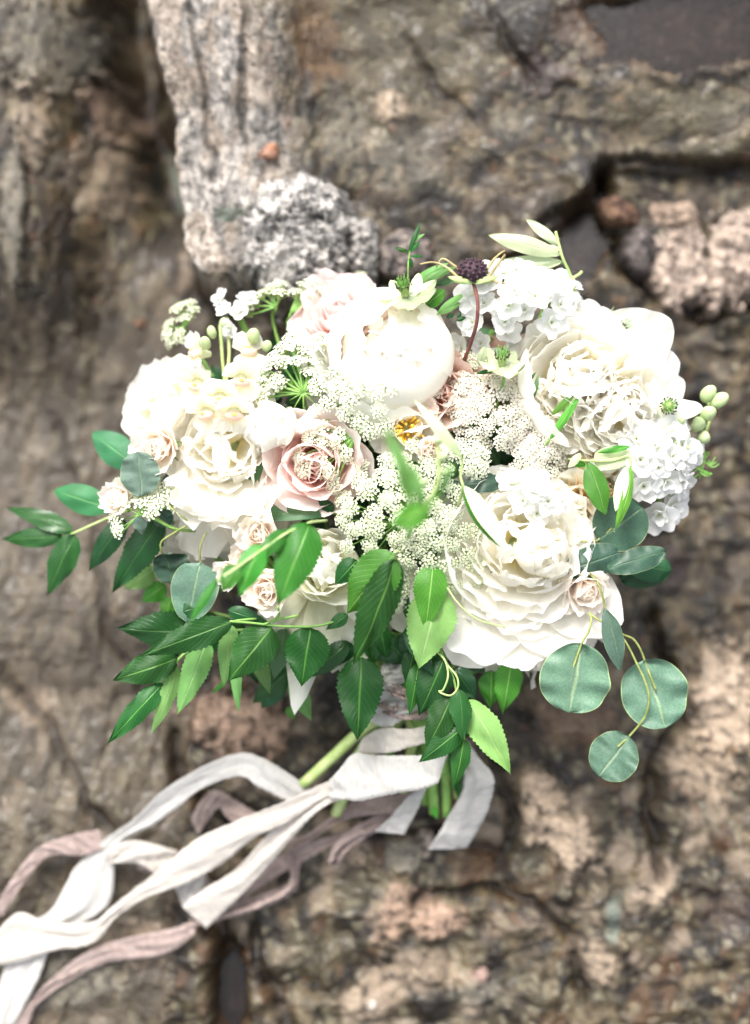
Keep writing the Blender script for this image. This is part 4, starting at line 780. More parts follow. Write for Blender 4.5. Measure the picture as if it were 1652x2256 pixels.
# ------------------------------------------------------------------ scabiosa seed head, nigella
t = thing('scabiosa', 'dark scabiosa seed head with dry bracts on a wine red stem at the top', 'flower', D(1042, 622, .024))
hd = D(1040, 597, .026)-t.location; rr = random.Random(3)
v, f = ball(.0095, .0075, .0072, 16, 11); put('seed_head', mesh('seed_head', v, f, M['dark']), t, Matrix.Translation(hd))
for i in range(70):
    ph = math.acos(1-2*(i+.5)/70); th = i*2.399; p = Vector((.0095*math.sin(ph)*math.cos(th), .0075*math.sin(ph)*math.sin(th), .0072*math.cos(ph)))
    v, f = ball(.0013, .0013, .0018, 6, 5); put('seed', mesh('seed', v, f, M['dark']), t, Matrix.Translation(hd+p) @ p.to_track_quat('Z', 'Y').to_matrix().to_4x4())
for i in range(12):
    q = math.pi*(1.0+1.0*(i+.5)/12)+rr.uniform(-.1, .1); e = Vector((math.cos(q)*.017, math.sin(q)*.004+.0045, rr.uniform(-.004, .010)))
    put('bract', mesh('bract', *leaf_geo('lance', 1, .22, .25, .3, seed=i)[:2], M['pale_stem'], uv=leaf_geo('lance', 1, .22, .25, .3, seed=i)[2]), t, Matrix.Translation(Vector((0, -.001, .001))) @ e.to_track_quat('Y', 'Z').to_matrix().to_4x4() @ Matrix.Scale(e.length, 4))
for pts in ([(1010, 612), (985, 590), (955, 578), (925, 582)], [(1070, 600), (1085, 575), (1100, 560), (1112, 552)], [(1075, 612), (1095, 585), (1112, 562), (1108, 575)], [(1078, 616), (1110, 624), (1130, 610), (1138, 590)], [(1020, 600), (1000, 585), (975, 570), (960, 590)]):
    o = stem_obj(t, [D(x, y, .028-.002*i) for i, (x, y) in enumerate(pts)], .0010, M['straw'], .0005, name='dry_bract')
stem_obj(t, [D(1043, 624, .024), D(1052, 665, .024), D(1050, 710, .022), D(1040, 745, .016), D(1028, 780, .008), D(1010, 820, -.03)], .0012, M['wine'], .0015)
def nigella(label, c, axis, R, seed, style=.5, petals=6, pet='bract', open_=70, group='nigella blooms', ps=1., an='dark', up=.5):
    rn = random.Random(seed); a = Vector(axis).normalized(); t = thing('nigella', label, 'flower', c, axis, group)
    for i in range(petals):
        g = leaf_geo('heart', 1, .62, -.12, .35, seed=seed+i)
        put('petal', mesh('petal', g[0], g[1], M[pet], uv=g[2]), t, petal_frame(i*6.283/petals+rn.uniform(-.1, .1), math.radians(open_+rn.uniform(-8, 8)), R*.06, 0, R*ps*rn.uniform(.9, 1.1)))
    v, f = ball(R*.17, R*.17, R*.26, 10, 8, rib=.12, k=5); v[:, 2] += R*.2; put('pod', mesh('pod', v, f, M['pale_stem']), t)
    for i in range(18):
        q = 2.399*i; r = R*.16*math.sqrt((i+.5)/18); e = Vector((math.cos(q)*r*1.9, math.sin(q)*r*1.9, R*(up+.28+rn.uniform(-.06, .06)))); s = Vector((math.cos(q)*r, math.sin(q)*r, R*.3))
        v, f = tube([s, (s+e)/2+Vector((math.cos(q), math.sin(q), 0))*R*.03, e], R*.022, R*.014, sides=5, n=6); put('style', mesh('style', v, f, M['green_bright']), t)
    for i in range(26):
        q = 2.399*i+.4; r = R*.30*(.8+.3*rn.random()); e = Vector((math.cos(q)*r, math.sin(q)*r, R*(up+rn.uniform(-.12, .05)))); s = Vector((math.cos(q)*R*.1, math.sin(q)*R*.1, 0))
        v, f = tube([s, (s*.5+e*.5)+Vector((0, 0, R*.05)), e], R*.014, sides=4, n=5); st = put('filament', mesh('filament', v, f, M['pale_stem']), t)
        v, f = ball(R*.030, R*.030, R*.075, 6, 5); put('anther', mesh('anther', v, f, M['dark']), st, Matrix.Translation(e) @ Vector((math.cos(q)*.5, math.sin(q)*.5, 1)).to_track_quat('Z', 'Y').to_matrix().to_4x4())
    stem_to_bind(t, c, axis, .0010); return t
nigella('nigella with upright green styles and a dark anther ring left of the scabiosa head', D(893, 652, .022), (-.15, .62, .7), .0175, 1, open_=80, ps=1.1, up=.62)
nigella('small nigella with green styles just above the dense blush lace flower', D(1105, 805, .020), (0, .78, .6), .0165, 2, open_=78, ps=1., up=.55)
nigella('wide open pale nigella with spidery dark anthers at the right edge', D(1470, 898, -.002), (.0, .15, 1), .0190, 3, pet='lacepet' if 'lacepet' in M else 'stock', open_=82, ps=1.25, up=.30)
nigella('nigella tipped sideways behind the upper right peony', D(1355, 722, -.024), (.75, .25, .55), .0150, 4, open_=70, ps=.9, up=.62)

# ------------------------------------------------------------------ grey and olive leaves
E = 'eucalyptus sprigs'
branch('eucalyptus_sprig', 'eucalyptus sprig with three large round leaves dangling on curved stems at the lower right', 'leaves', 6, .010, [
    ('euc', 950, 985, 880, 1352, 366, 0, .002, dict(kind='round', bend=.05, fold=.02)), ('euc', 1282, 1072, 1392, 1432, 352, -.012, -.010, dict(kind='round', bend=-.04, fold=.02)),
    ('euc', 1202, 1478, 1040, 1690, 262, -.012, -.008, dict(kind='round', bend=.05, fold=.03, tx=-.1)), ('euc', 1072, 795, 1160, 1137, 118, 0, .004, dict(kind='lance', bend=.08, tx=.3))],
    [([(985, 822, -.004), (1000, 855, -.002), (985, 925, 0), (950, 985, 0), (905, 1110, .0016), (880, 1170, .0018)],), ([(985, 822, -.004), (1040, 862, -.002), (1110, 905, -.004), (1180, 975, -.006), (1240, 1090, -.006), (1290, 1200, -.004), (1306, 1285, -.004), (1282, 1380, -.008), (1202, 1478, -.012), (1140, 1535, -.0095)],),
     ([(1100, 905, -.003), (1170, 940, -.006), (1225, 965, -.008), (1262, 1020, -.010), (1282, 1072, -.012), (1310, 1150, -.0105), (1345, 1235, -.010)],), ([(995, 615, -.002), (1035, 670, .002), (1058, 730, .002), (1075, 800, 0), (1100, 900, .001)],)], E, stem_m='vine', stem_r=.0008)
branch('eucalyptus_sprig', 'eucalyptus sprig with overlapping dark round leaves right of the lower right peony', 'leaves', 6, -.002, [
    ('euc_dark', 1035, 437, 1275, 262, 300, .0, .004, dict(kind='round', bend=.03, fold=.03)), ('euc_dark', 1158, 500, 868, 600, 176, .002, .004, dict(kind='round', bend=.05, tx=.1)),
    ('euc_dark', 1085, 598, 1398, 492, 130, .004, .002, dict(kind='round', bend=.08, ty=.4)), ('ash_dark', 1150, 640, 1428, 590, 150, -.018, -.022, dict(kind='round', bend=.05)), ('blue_leaf', 1180, 560, 1425, 600, 150, -.012, -.020, dict(kind='round', bend=.05)),
    ('euc_dark', 805, 680, 828, 978, 108, -.012, -.012, dict(kind='lance', tx=-.5)), ('euc_dark', 880, 770, 925, 985, 150, -.02, -.02, dict(kind='round')), ('ash_dark', 830, 700, 870, 960, 70, -.014, -.014, dict(kind='lance', tx=.5))],
    [([(915, 442, 0), (1000, 445, .001), (1035, 437, 0), (1110, 375, .0025)],), ([(920, 500, -.006), (1080, 560, -.004), (1190, 545, -.004)],)], E, stem_m='vine', stem_r=.0008)
branch('eucalyptus_sprig', 'pair of hanging round grey green leaves under the left peony', 'leaves', 4, -.008, [
    ('euc_dark', 1000, 930, 1085, 1105, 258, .0, -.008, dict(kind='round', bend=-.1, ty=-.3, tx=-.2)), ('euc', 1236, 985, 1150, 1352, 300, .004, .004, dict(kind='heart', bend=.05, fold=.03))],
    [([(1015, 615, .006), (1090, 680, .012), (1160, 740, .012), (1090, 790, .010), (1000, 850, .006), (990, 900, .004), (1002, 932, 0)],), ([(1270, 795, .010), (1240, 860, .010), (1230, 930, .008), (1236, 985, .004), (1236, 1090, .0065)],)], E, stem_m='vine', stem_r=.0007)
branch('eucalyptus_sprig', 'single pale grey round leaf standing up at the left edge', 'leaves', 4, .004, [
    ('euc_pale', 875, 575, 850, 303, 238, .0, .004, dict(kind='round', bend=.03, fold=.02)), ('euc_dark', 1010, 560, 1070, 440, 110, -.020, -.022, dict(kind='round')), ('euc_dark', 960, 640, 1040, 760, 130, -.022, -.022, dict(kind='round')), ('euc_pale', 850, 700, 880, 815, 75, -.004, -.008, dict(kind='ash'))],
    [([(875, 575, 0), (900, 620, -.004), (960, 700, -.012), (1100, 800, -.02)],)], E, stem_m='vine', stem_r=.0007)
branch('eucalyptus_sprig', 'pair of small dark oval leaves above the lower right peony', 'leaves', 8, .010, [
    ('euc_dark', 1270, 570, 1505, 545, 118, .0, -.002, dict(kind='round', ty=.3)), ('euc_dark', 1268, 580, 1160, 610, 105, 0, -.002, dict(kind='round'))], [([(1240, 560, 0), (1275, 575, .0)],)], E, stem_m='vine', stem_r=.0007)
branch('eucalyptus_sprig', 'dark blue green leaf tucked behind the bottom skirt of the lower right peony', 'leaves', 6, -.028, [
    ('euc_dark', 240, 1030, 545, 1085, 165, 0, 0, dict(kind='round')), ], [([(240, 1030, 0), (150, 990, -.004)],)], E, stem_m='vine', stem_r=.0007)
branch('broad_leaf', 'long grey green leaf lying under the blush rose', 'leaves', 8, .0, [
    ('hosta', 525, 722, 8, 738, 92, .0, -.006, dict(kind='long', bend=.06, ty=.3)), ('hosta', 190, 640, 10, 690, 110, -.012, -.012, dict(kind='long')), ('stem_green' if 'stem_green' in M else 'hosta', 85, 585, 175, 430, 120, -.010, -.006, dict(kind='long', tx=.3)), ('ash', 540, 715, 445, 640, 60, .002, 0, dict(kind='ash'))],
    [([(530, 725, 0), (600, 715, -.006)],)], None)
O = 'olive twigs'
branch('olive_twig', 'olive twig with three pale leaves sticking up at the top right', 'leaves', 0, -.010, [
    ('sage', 1236, 562, 1075, 517, 40, .0, .006, dict(kind='lance', bend=.06)), ('sage', 1240, 577, 1062, 588, 38, -.004, -.004, dict(kind='lance', bend=.04)), ('sage', 1233, 542, 1158, 481, 25, 0, -.004, dict(kind='lance', bend=.10)), ('olive', 1238, 578, 1110, 602, 22, -.008, -.008, dict(kind='lance')), ('sage', 1236, 552, 1205, 540, 10, 0, 0, dict(kind='lance'))],
    [([(1268, 650, -.01), (1256, 605, -.004), (1240, 570, 0), (1230, 535, 0), (1224, 510, 0)],), ([(1258, 615, -.005), (1275, 605, -.006), (1282, 598, -.006)],)], O, stem_m='pale_stem', stem_r=.0011)
branch('olive_twig', 'olive twig with green and pale leaves hanging over the apricot rose at the right', 'leaves', 3, .010, [
    ('olive', 600, 1445, 722, 1788, 158, .0, .006, dict(kind='lance', bend=.10, tx=.2)), ('olive', 878, 1475, 790, 1900, 84, .004, .012, dict(kind='lance', tx=.5)), ('sage', 855, 1475, 782, 1765, 84, .006, .012, dict(kind='lance', bend=.08, tx=-.3)),
    ('olive', 880, 1348, 668, 1388, 44, 0, 0, dict(kind='lance')), ('sage', 560, 1392, 478, 1485, 52, .0, .002, dict(kind='lance')), ('olive', 500, 1450, 600, 1470, 50, -.004, -.006, dict(kind='lance')), ('sage', 640, 1440, 905, 1400, 150, -.004, -.002, dict(kind='heart', fold=.05, bend=.02))],
    [([(480, 1430, -.01), (600, 1440, -.002), (760, 1440, -.002), (870, 1410, 0), (880, 1480, .002)],)], O, stem_m='pale_stem', stem_r=.0008)
branch('olive_twig', 'thin olive leaves crossing the edge of the upper right peony', 'leaves', 3, .008, [
    ('olive', 355, 1308, 562, 1005, 56, .0, .006, dict(kind='lance', bend=.06)), ('olive', 370, 1145, 530, 995, 50, 0, .004, dict(kind='lance')), ('hosta', 245, 1050, 285, 885, 36, 0, 0, dict(kind='lance')), ('ash', 200, 950, 270, 868, 22, 0, 0, dict(kind='lance'))],
    [([(355, 1308, 0), (330, 1340, -.006), (300, 1380, -.02)],)], O)
branch('olive_twig', 'olive leaf pair on a stalk in front of the lower right peony', 'leaves', 8, .040, [
    ('olive', 1268, 590, 1475, 918, 84, .0, .004, dict(kind='lance', tx=-.3)), ('sage', 1272, 570, 1520, 935, 96, .002, .016, dict(kind='lance', tx=.3, bend=.1)), ('sage', 1262, 420, 1002, 92, 62, .004, .018, dict(kind='lance', bend=.2))],
    [([(1225, 330, .006), (1262, 430, .002), (1255, 520, 0), (1268, 590, 0), (1230, 700, -.03), (1150, 800, -.05)],)], O, stem_m='pale_stem', stem_r=.0009)
branch('leafy_sprig', 'tiny leafy green sprig standing up in front of the small granite knobs', 'leaves', 2, -.010, [
    ('ash', 745, 330, 825, 130, 34, 0, 0, dict(kind='lance')), ('ash_pale', 765, 260, 850, 208, 20, 0, 0, dict(kind='lance')), ('ash', 755, 330, 820, 250, 32, 0, 0, dict(kind='lance')), ('ash', 740, 325, 660, 300, 30, 0, 0, dict(kind='long')), ('ash', 750, 355, 842, 355, 22, 0, 0, dict(kind='lance')), ('ash', 748, 360, 770, 430, 32, 0, 0, dict(kind='lance'))],
    [([(750, 560, -.01), (742, 470, 0), (745, 380, 0), (765, 260, 0), (800, 190, 0)],)], None, stem_r=.0005)
branch('nigella_foliage', 'green and silvery divided leaves beside the nigella at the top', 'leaves', 2, .010, [
    ('ash_pale', 780, 510, 1005, 395, 50, 0, 0, dict(kind='lance')), ('ash_pale', 800, 540, 1060, 415, 50, 0, 0, dict(kind='lance')), ('bract', 760, 665, 925, 505, 90, .004, .008, dict(kind='lance')), ('bract', 780, 670, 925, 560, 60, .004, .006, dict(kind='lance')), ('ash_light', 860, 670, 980, 570, 100, .0, .0, dict(kind='heart')), ('ash_pale', 930, 720, 1110, 590, 50, 0, 0, dict(kind='lance')),
    ('ash_pale', 935, 730, 1085, 655, 40, 0, 0, dict(kind='lance')), ('blue_leaf', 780, 560, 890, 490, 80, -.006, -.008, dict(kind='lance')), ('hosta', 900, 540, 1060, 500, 50, -.004, -.004, dict(kind='lance')), ('ash_dark', 985, 750, 1045, 725, 30, -.002, 0, dict(kind='lance')), ('ash_dark', 1065, 770, 1080, 705, 28, 0, 0, dict(kind='lance')), ('ash_dark', 1050, 770, 1120, 745, 30, 0, 0, dict(kind='lance')),
    ('bract', 1200, 1060, 1240, 930, 60, .006, .010, dict(kind='lance')), ('bract', 1330, 1090, 1500, 1050, 90, .004, .006, dict(kind='heart')), ('ash', 1180, 1110, 1320, 1085, 30, .0, .0, dict(kind='lance'))],
    [([(750, 680, -.01), (800, 560, 0)],), ([(930, 730, 0), (880, 760, -.02)],)], None)
t = thing('dill_frond', 'wispy green fronds hanging below the right edge bud tip', 'leaves', D(1545, 990, -.028))
for i in range(26):
    rr = random.Random(i+40); x = 1545+rr.uniform(-20, 15); y = 985+i*2.4; L = rr.uniform(15, 34); s = rr.choice((-1, 1))
    o = stem_obj(t, [D(x, y, -.028), D(x+s*L*.5, y+6, -.028), D(x+s*L, y-rr.uniform(-14, 10), -.028)], .0005, M['green_bright'], .0003, name='leaflet')
stem_obj(t, [D(1545, 975, -.028), D(1552, 1010, -.028), D(1540, 1055, -.03)], .0007, M['stem'])

# ------------------------------------------------------------------ serrated green leaves
G = 'leafy green branches'
branch('leafy_branch', 'leafy green branch spreading out to the left edge of the picture', 'leaves', 4, -.030, [
    ('blue_leaf', 860, 400, 558, 178, 210, 0, -.012, dict(kind='lance', bend=.08)), ('blue_leaf', 700, 655, 322, 535, 190, 0, -.012, dict(kind='lance', bend=.06)), ('ash_dark', 450, 795, 28, 635, 112, -.006, -.020, dict(ty=.4)), ('ash_dark', 385, 822, -5, 842, 116, -.008, -.022, {}),
    ('ash_dark', 462, 810, 288, 1192, 160, -.006, -.010, {}), ('ash_dark', 770, 720, 540, 1040, 135, .004, -.002, {}), ('ash_dark', 1000, 720, 682, 1178, 185, .008, .0, {}), ('ash_pale', 960, 1020, 760, 1150, 130, -.018, -.02, {}), ('ash_light', 1020, 1120, 870, 1230, 120, -.02, -.02, {}), ('ash_light', 1060, 1200, 1010, 1330, 110, -.02, -.02, {})],
    [([(1100, 560, -.01), (800, 660, 0), (640, 720, -.002), (460, 800, -.006), (340, 835, -.010)],), ([(860, 400, 0), (1000, 470, -.01)],)], G, stem_m='pale_stem')
branch('leafy_branch', 'glossy toothed leaves fanned out at the lower left of the bouquet', 'leaves', 4, -.002, [
    ('ash_dark', 1255, 1400, 718, 1392, 225, -.012, -.004, dict(ty=-.2)), ('ash', 1430, 1348, 860, 1560, 160, .016, .022, dict(bend=.06)), ('ash', 1092, 1575, 690, 1712, 180, -.004, .002, {}), ('ash', 1003, 1728, 655, 2107, 128, -.006, .0, {}),
    ('ash_pale', 1092, 1620, 935, 2050, 95, -.010, -.006, dict(tx=.4)), ('ash_pale', 1275, 1455, 1092, 1925, 150, -.010, -.006, dict(tx=.2)), ('ash_pale', 1430, 1370, 1375, 1760, 115, -.004, -.004, {}), ('ash_pale', 1450, 1560, 1468, 1915, 62, -.008, -.006, {}), ('ash_light', 1400, 1700, 1310, 1790, 30, -.01, -.01, dict(kind='lance'))],
    [([(1580, 1330, .006), (1430, 1350, .006), (1290, 1420, -.002), (1170, 1520, -.004), (1092, 1590, -.004), (1003, 1730, -.006)],)], G)
branch('leafy_branch', 'broad toothed leaves hanging under the spray roses', 'leaves', 5, .004, [
    ('ash', 572, 1092, 288, 1440, 235, .004, .010, dict(bend=.08)), ('ash', 822, 1095, 762, 1475, 255, 0, .006, dict(bend=.10)), ('hosta', 660, 1100, 580, 1440, 130, -.014, -.016, dict(kind='ash')), ('ash_pale', 470, 1240, 562, 1530, 95, -.020, -.024, {}), ('ash_pale', 700, 1430, 828, 1700, 115, -.030, -.036, {}),
    ('ash_dark', 700, 1360, 440, 1590, 150, -.036, -.044, {}), ('blue_leaf', 640, 1440, 500, 1620, 120, -.04, -.045, {}), ('ash_dark', 1060, 1190, 800, 1425, 130, -.014, -.018, {}), ('ash_dark', 290, 980, 560, 1070, 90, -.004, -.002, {}), ('ash_dark', 1060, 1010, 920, 1110, 75, 0, 0, {}), ('ash_light', 690, 1600, 710, 1690, 70, -.04, -.04, {}),
    ('ash_dark', 100, 960, -60, 1010, 90, -.01, -.01, {}), ('hosta', 300, 1000, 480, 1060, 90, -.008, -.006, {}), ('ash', 380, 1180, 350, 1400, 130, -.02, -.024, {}), ('ash_dark', 800, 1100, 920, 1330, 150, -.02, -.026, {}), ('ash', 480, 1160, 620, 1380, 130, -.024, -.03, {})],
    [([(1040, 1020, -.004), (960, 1060, 0), (830, 1088, .002), (620, 1085, .004), (440, 1065, .006), (300, 1055, .01)],), ([(740, 1018, .002), (600, 1045, .004), (520, 1075, .006)],), ([(580, 1060, .004), (615, 1015, .006), (610, 960, .012)],)], G)
branch('leafy_branch', 'bright blurred leaves reaching out in front of the spray roses', 'leaves', 5, .058, [
    ('ash_light', 815, 425, 610, 950, 240, 0, .012, dict(bend=.10)), ('ash_light', 495, 560, 362, 892, 145, .012, .020, {}), ('ash_light', 660, 470, 440, 690, 95, .004, .016, {}), ('ash_light', 225, 775, 42, 1062, 62, .020, .03, dict(kind='lance')), ('ash_light', 345, 690, 250, 862, 110, .02, .026, {})],
    [([(925, 405, -.03), (830, 415, -.004), (790, 430, 0), (660, 490, .006), (500, 600, .014), (330, 720, .022), (220, 790, .022)],)], G, stem_m='pale_stem')
branch('leafy_branch', 'two big folded leaves in front of the low centre, tips down', 'leaves', 5, .030, [
    ('ash_light', 1360, 620, 1045, 1010, 270, .010, .0, dict(bend=.12, tx=-.2)), ('ash', 1370, 650, 1100, 1340, 215, .012, .0, dict(bend=.10, tx=.2)), ('ash_pale', 1330, 800, 1110, 1090, 120, .004, .0, {}), ('ash', 1120, 660, 975, 820, 130, -.008, -.01, {})],
    [([(1380, 600, .03), (1366, 650, .012), (1362, 800, -.01), (1370, 900, -.03)],)], G, stem_m='pale_stem')
branch('leafy_branch', 'glossy dark leaf with a bright midrib pointing down at the low centre', 'leaves', 5, -.010, [
    ('ash', 1150, 1285, 1122, 1825, 268, 0, .006, dict(bend=.08)), ('ash_dark', 1060, 1180, 1010, 1340, 130, -.008, -.01, {}), ('ash_dark', 1420, 1120, 1615, 1420, 150, .0, -.004, dict(twist=.4)), ('ash_dark', 1300, 1180, 1470, 1330, 190, -.012, -.014, {}), ('ash_dark', 1330, 1120, 1240, 1320, 190, -.014, -.014, {})],
    [([(1200, 1150, -.02), (1160, 1240, -.004), (1150, 1290, 0)],)], G)
branch('leafy_branch', 'pale two toned leaf beside the skirt of the lower right peony', 'leaves', 6, .010, [
    ('ash_pale', 190, 700, 85, 1122, 232, .002, .006, dict(bend=.08)), ('ash_light', 160, 560, 120, 920, 150, .006, .008, {}), ('ash_dark', 50, 720, 20, 860, 80, -.02, -.02, {})], [([(190, 700, 0), (200, 560, -.01)],)], G)
branch('leafy_branch', 'drooping toothed leaves with curly tendrils right above the ribbon knot', 'leaves', 6, .004, [
    ('ash', 215, 1068, 85, 1372, 165, 0, .004, {}), ('ash', 255, 1275, 122, 1560, 140, .004, .008, {}), ('ash_dark', 292, 1228, 322, 1510, 105, .006, .010, dict(tx=.3)), ('ash', 320, 1425, 84, 1620, 118, .004, .008, {}), ('ash_pale', 340, 1285, 578, 1682, 150, -.004, .002, dict(tx=.2)), ('ash', 325, 1490, 268, 1765, 92, 0, 0, dict(twist=.3)),
    ('ash_light', 575, 1085, 530, 1362, 135, -.022, -.024, {}), ('ash_light', 470, 1130, 465, 1330, 120, -.024, -.026, {}), ('ash_dark', 280, 1120, 388, 1285, 110, -.01, -.01, {}), ('ash_dark', 20, 895, 168, 1168, 92, .006, .006, dict(twist=.3)), ('ash', 85, 1085, 35, 1372, 85, -.004, -.002, {}), ('ash', 330, 1400, 385, 1480, 90, -.01, -.01, {}), ('ash', 60, 1020, 15, 1200, 90, -.008, -.008, {})],
    [([(190, 990, -.01), (215, 1060, 0), (260, 1150, 0), (285, 1240, 0), (320, 1420, .002), (325, 1500, 0)],), ([(235, 1100, .004), (285, 1160, .008), (292, 1220, .008), (255, 1262, .008), (205, 1250, .006), (190, 1235, .004)], .0007, 'pale_stem'), ([(180, 1030, .002), (225, 1080, .006), (240, 1160, .008), (215, 1230, .006), (195, 1240, .004)], .0007, 'pale_stem')], G)
branch('leafy_branch', 'very blurred green sprig rising toward the viewer in the centre', 'leaves', 8, .170, [
    ('ash_light', 1090, 690, 870, 790, 120, -.02, -.01, dict(kind='lance')), ('ash_pale', 970, 680, 850, 250, 85, -.02, .015, dict(kind='lance', tx=.6)), ('ash_light', 1130, 640, 1215, 440, 40, 0, .012, dict(kind='lance')), ('ash_pale', 1040, 700, 985, 450, 50, -.01, .01, dict(kind='lance'))],
    [([(1205, 460, .01), (1145, 590, 0), (1080, 690, -.015), (1000, 760, -.04), (960, 860, -.085)], .0014)], G, stem_m='green_bright')
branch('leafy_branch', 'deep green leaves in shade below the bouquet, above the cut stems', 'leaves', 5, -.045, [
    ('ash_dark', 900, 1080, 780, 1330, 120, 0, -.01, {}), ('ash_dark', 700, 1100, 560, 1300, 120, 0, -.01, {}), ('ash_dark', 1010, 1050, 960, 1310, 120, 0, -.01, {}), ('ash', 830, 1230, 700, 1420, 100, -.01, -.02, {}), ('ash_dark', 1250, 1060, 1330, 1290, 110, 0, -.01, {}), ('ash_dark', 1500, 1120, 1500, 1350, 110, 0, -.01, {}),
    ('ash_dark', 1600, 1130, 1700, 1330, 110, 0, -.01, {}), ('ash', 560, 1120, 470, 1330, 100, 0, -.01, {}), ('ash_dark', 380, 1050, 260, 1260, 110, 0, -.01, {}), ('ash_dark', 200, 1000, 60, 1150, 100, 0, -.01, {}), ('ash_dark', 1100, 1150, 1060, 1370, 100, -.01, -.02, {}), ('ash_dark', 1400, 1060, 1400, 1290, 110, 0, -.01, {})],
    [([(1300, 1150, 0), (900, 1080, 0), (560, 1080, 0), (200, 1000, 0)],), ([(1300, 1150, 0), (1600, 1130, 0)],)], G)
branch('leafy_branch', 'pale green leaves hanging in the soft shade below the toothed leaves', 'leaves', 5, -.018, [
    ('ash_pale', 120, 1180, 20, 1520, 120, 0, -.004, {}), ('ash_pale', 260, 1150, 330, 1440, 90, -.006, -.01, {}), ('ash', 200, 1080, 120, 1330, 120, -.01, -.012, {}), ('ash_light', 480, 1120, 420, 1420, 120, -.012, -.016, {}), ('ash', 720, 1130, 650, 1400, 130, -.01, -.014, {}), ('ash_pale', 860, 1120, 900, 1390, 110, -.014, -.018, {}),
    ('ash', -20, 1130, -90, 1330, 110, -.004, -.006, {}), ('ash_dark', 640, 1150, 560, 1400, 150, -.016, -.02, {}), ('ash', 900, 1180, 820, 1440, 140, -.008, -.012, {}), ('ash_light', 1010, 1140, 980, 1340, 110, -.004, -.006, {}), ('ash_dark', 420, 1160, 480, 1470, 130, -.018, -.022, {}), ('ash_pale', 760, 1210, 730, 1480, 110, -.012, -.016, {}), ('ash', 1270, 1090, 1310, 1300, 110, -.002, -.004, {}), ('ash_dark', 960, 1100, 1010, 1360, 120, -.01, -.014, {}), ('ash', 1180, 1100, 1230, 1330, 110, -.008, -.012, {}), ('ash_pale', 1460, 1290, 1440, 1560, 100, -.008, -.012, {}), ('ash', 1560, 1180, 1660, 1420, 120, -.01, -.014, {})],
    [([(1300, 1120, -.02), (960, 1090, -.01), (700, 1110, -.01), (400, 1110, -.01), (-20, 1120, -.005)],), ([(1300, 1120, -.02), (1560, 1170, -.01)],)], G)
# three thin tendrils on the peonies
t = thing('tendril', 'thin curved stalk lying over the skirt of the lower right peony', 'stalk', P(6, 235, 690, .02)); stem_obj(t, [P(6, 235, 690, .03), P(6, 300, 780, .036), P(6, 400, 860, .036), P(6, 545, 900, .03)], .0005, M['pale_stem'])

# dark greenery filling the inside of the bouquet, seen only in the gaps
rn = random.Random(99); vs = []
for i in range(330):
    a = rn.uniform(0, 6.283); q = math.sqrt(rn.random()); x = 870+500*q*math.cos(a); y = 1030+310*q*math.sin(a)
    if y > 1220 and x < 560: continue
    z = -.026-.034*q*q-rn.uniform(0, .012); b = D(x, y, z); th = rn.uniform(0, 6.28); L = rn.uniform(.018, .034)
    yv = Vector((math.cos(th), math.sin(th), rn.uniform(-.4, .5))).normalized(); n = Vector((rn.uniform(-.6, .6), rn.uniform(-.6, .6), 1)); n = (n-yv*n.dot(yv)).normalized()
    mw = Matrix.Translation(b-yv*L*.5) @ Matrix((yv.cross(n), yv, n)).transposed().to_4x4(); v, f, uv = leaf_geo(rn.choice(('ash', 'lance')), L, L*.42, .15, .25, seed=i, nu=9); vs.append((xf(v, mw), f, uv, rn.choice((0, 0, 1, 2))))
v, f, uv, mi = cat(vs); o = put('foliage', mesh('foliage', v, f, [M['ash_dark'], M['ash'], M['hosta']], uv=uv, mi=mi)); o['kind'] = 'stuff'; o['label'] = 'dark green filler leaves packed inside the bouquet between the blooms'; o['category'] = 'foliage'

# ------------------------------------------------------------------ stems below the knot
t = thing('stem_bundle', 'bundle of cut green stems sticking out below the ribbon knot', 'stems', BIND); Z7 = lambda x, y, z: P(7, x, y, z)
for i, (pts, r, m) in enumerate([
    ([(1290, -20, -.05), (1170, 50, -.056), (1070, 140, -.062), (975, 228, -.068)], .0046, 'pale_stem'), ([(1300, -10, -.055), (1190, 70, -.060), (1130, 170, -.064), (1080, 250, -.068)], .0032, 'stem'), ([(1300, 0, -.055), (1180, 140, -.066), (1120, 240, -.070), (1080, 325, -.074)], .0045, 'pale_stem'),
    ([(1310, -20, -.05), (1330, 60, -.056), (1320, 140, -.062), (1300, 250, -.07)], .0042, 'pale_stem'), ([(1320, -20, -.045), (1360, 60, -.054), (1385, 160, -.062), (1400, 320, -.070)], .0045, 'stem'), ([(1325, -20, -.05), (1385, 60, -.056), (1430, 170, -.064), (1440, 330, -.07)], .0040, 'stem'),
    ([(1325, -20, -.05), (1400, 60, -.060), (1455, 160, -.066), (1475, 270, -.072)], .0036, 'pale_stem'), ([(1300, -20, -.06), (1270, 60, -.066), (1250, 140, -.07), (1230, 240, -.074)], .0040, 'stem'), ([(1310, -20, -.06), (1340, 60, -.07), (1365, 180, -.074), (1370, 290, -.078)], .0040, 'stem'),
    ([(1300, -20, -.05), (1225, 70, -.060), (1170, 120, -.064), (1140, 200, -.07)], .0038, 'stem')]):
    stem_obj(t, [Z7(*p) for p in pts], r, M[m], r*.92)
branch('leafy_branch', 'small leaves hanging among the cut stems below the knot', 'leaves', 7, -.055, [('ash', 1470, 190, 1478, 275, 30, 0, -.004, {}), ('ash', 1465, 70, 1475, 260, 48, .004, .0, {}), ('ash_light', 1395, 300, 1410, 340, 20, -.004, -.004, {})], [([(1440, 40, 0), (1465, 120, 0), (1472, 200, 0)],)], G)

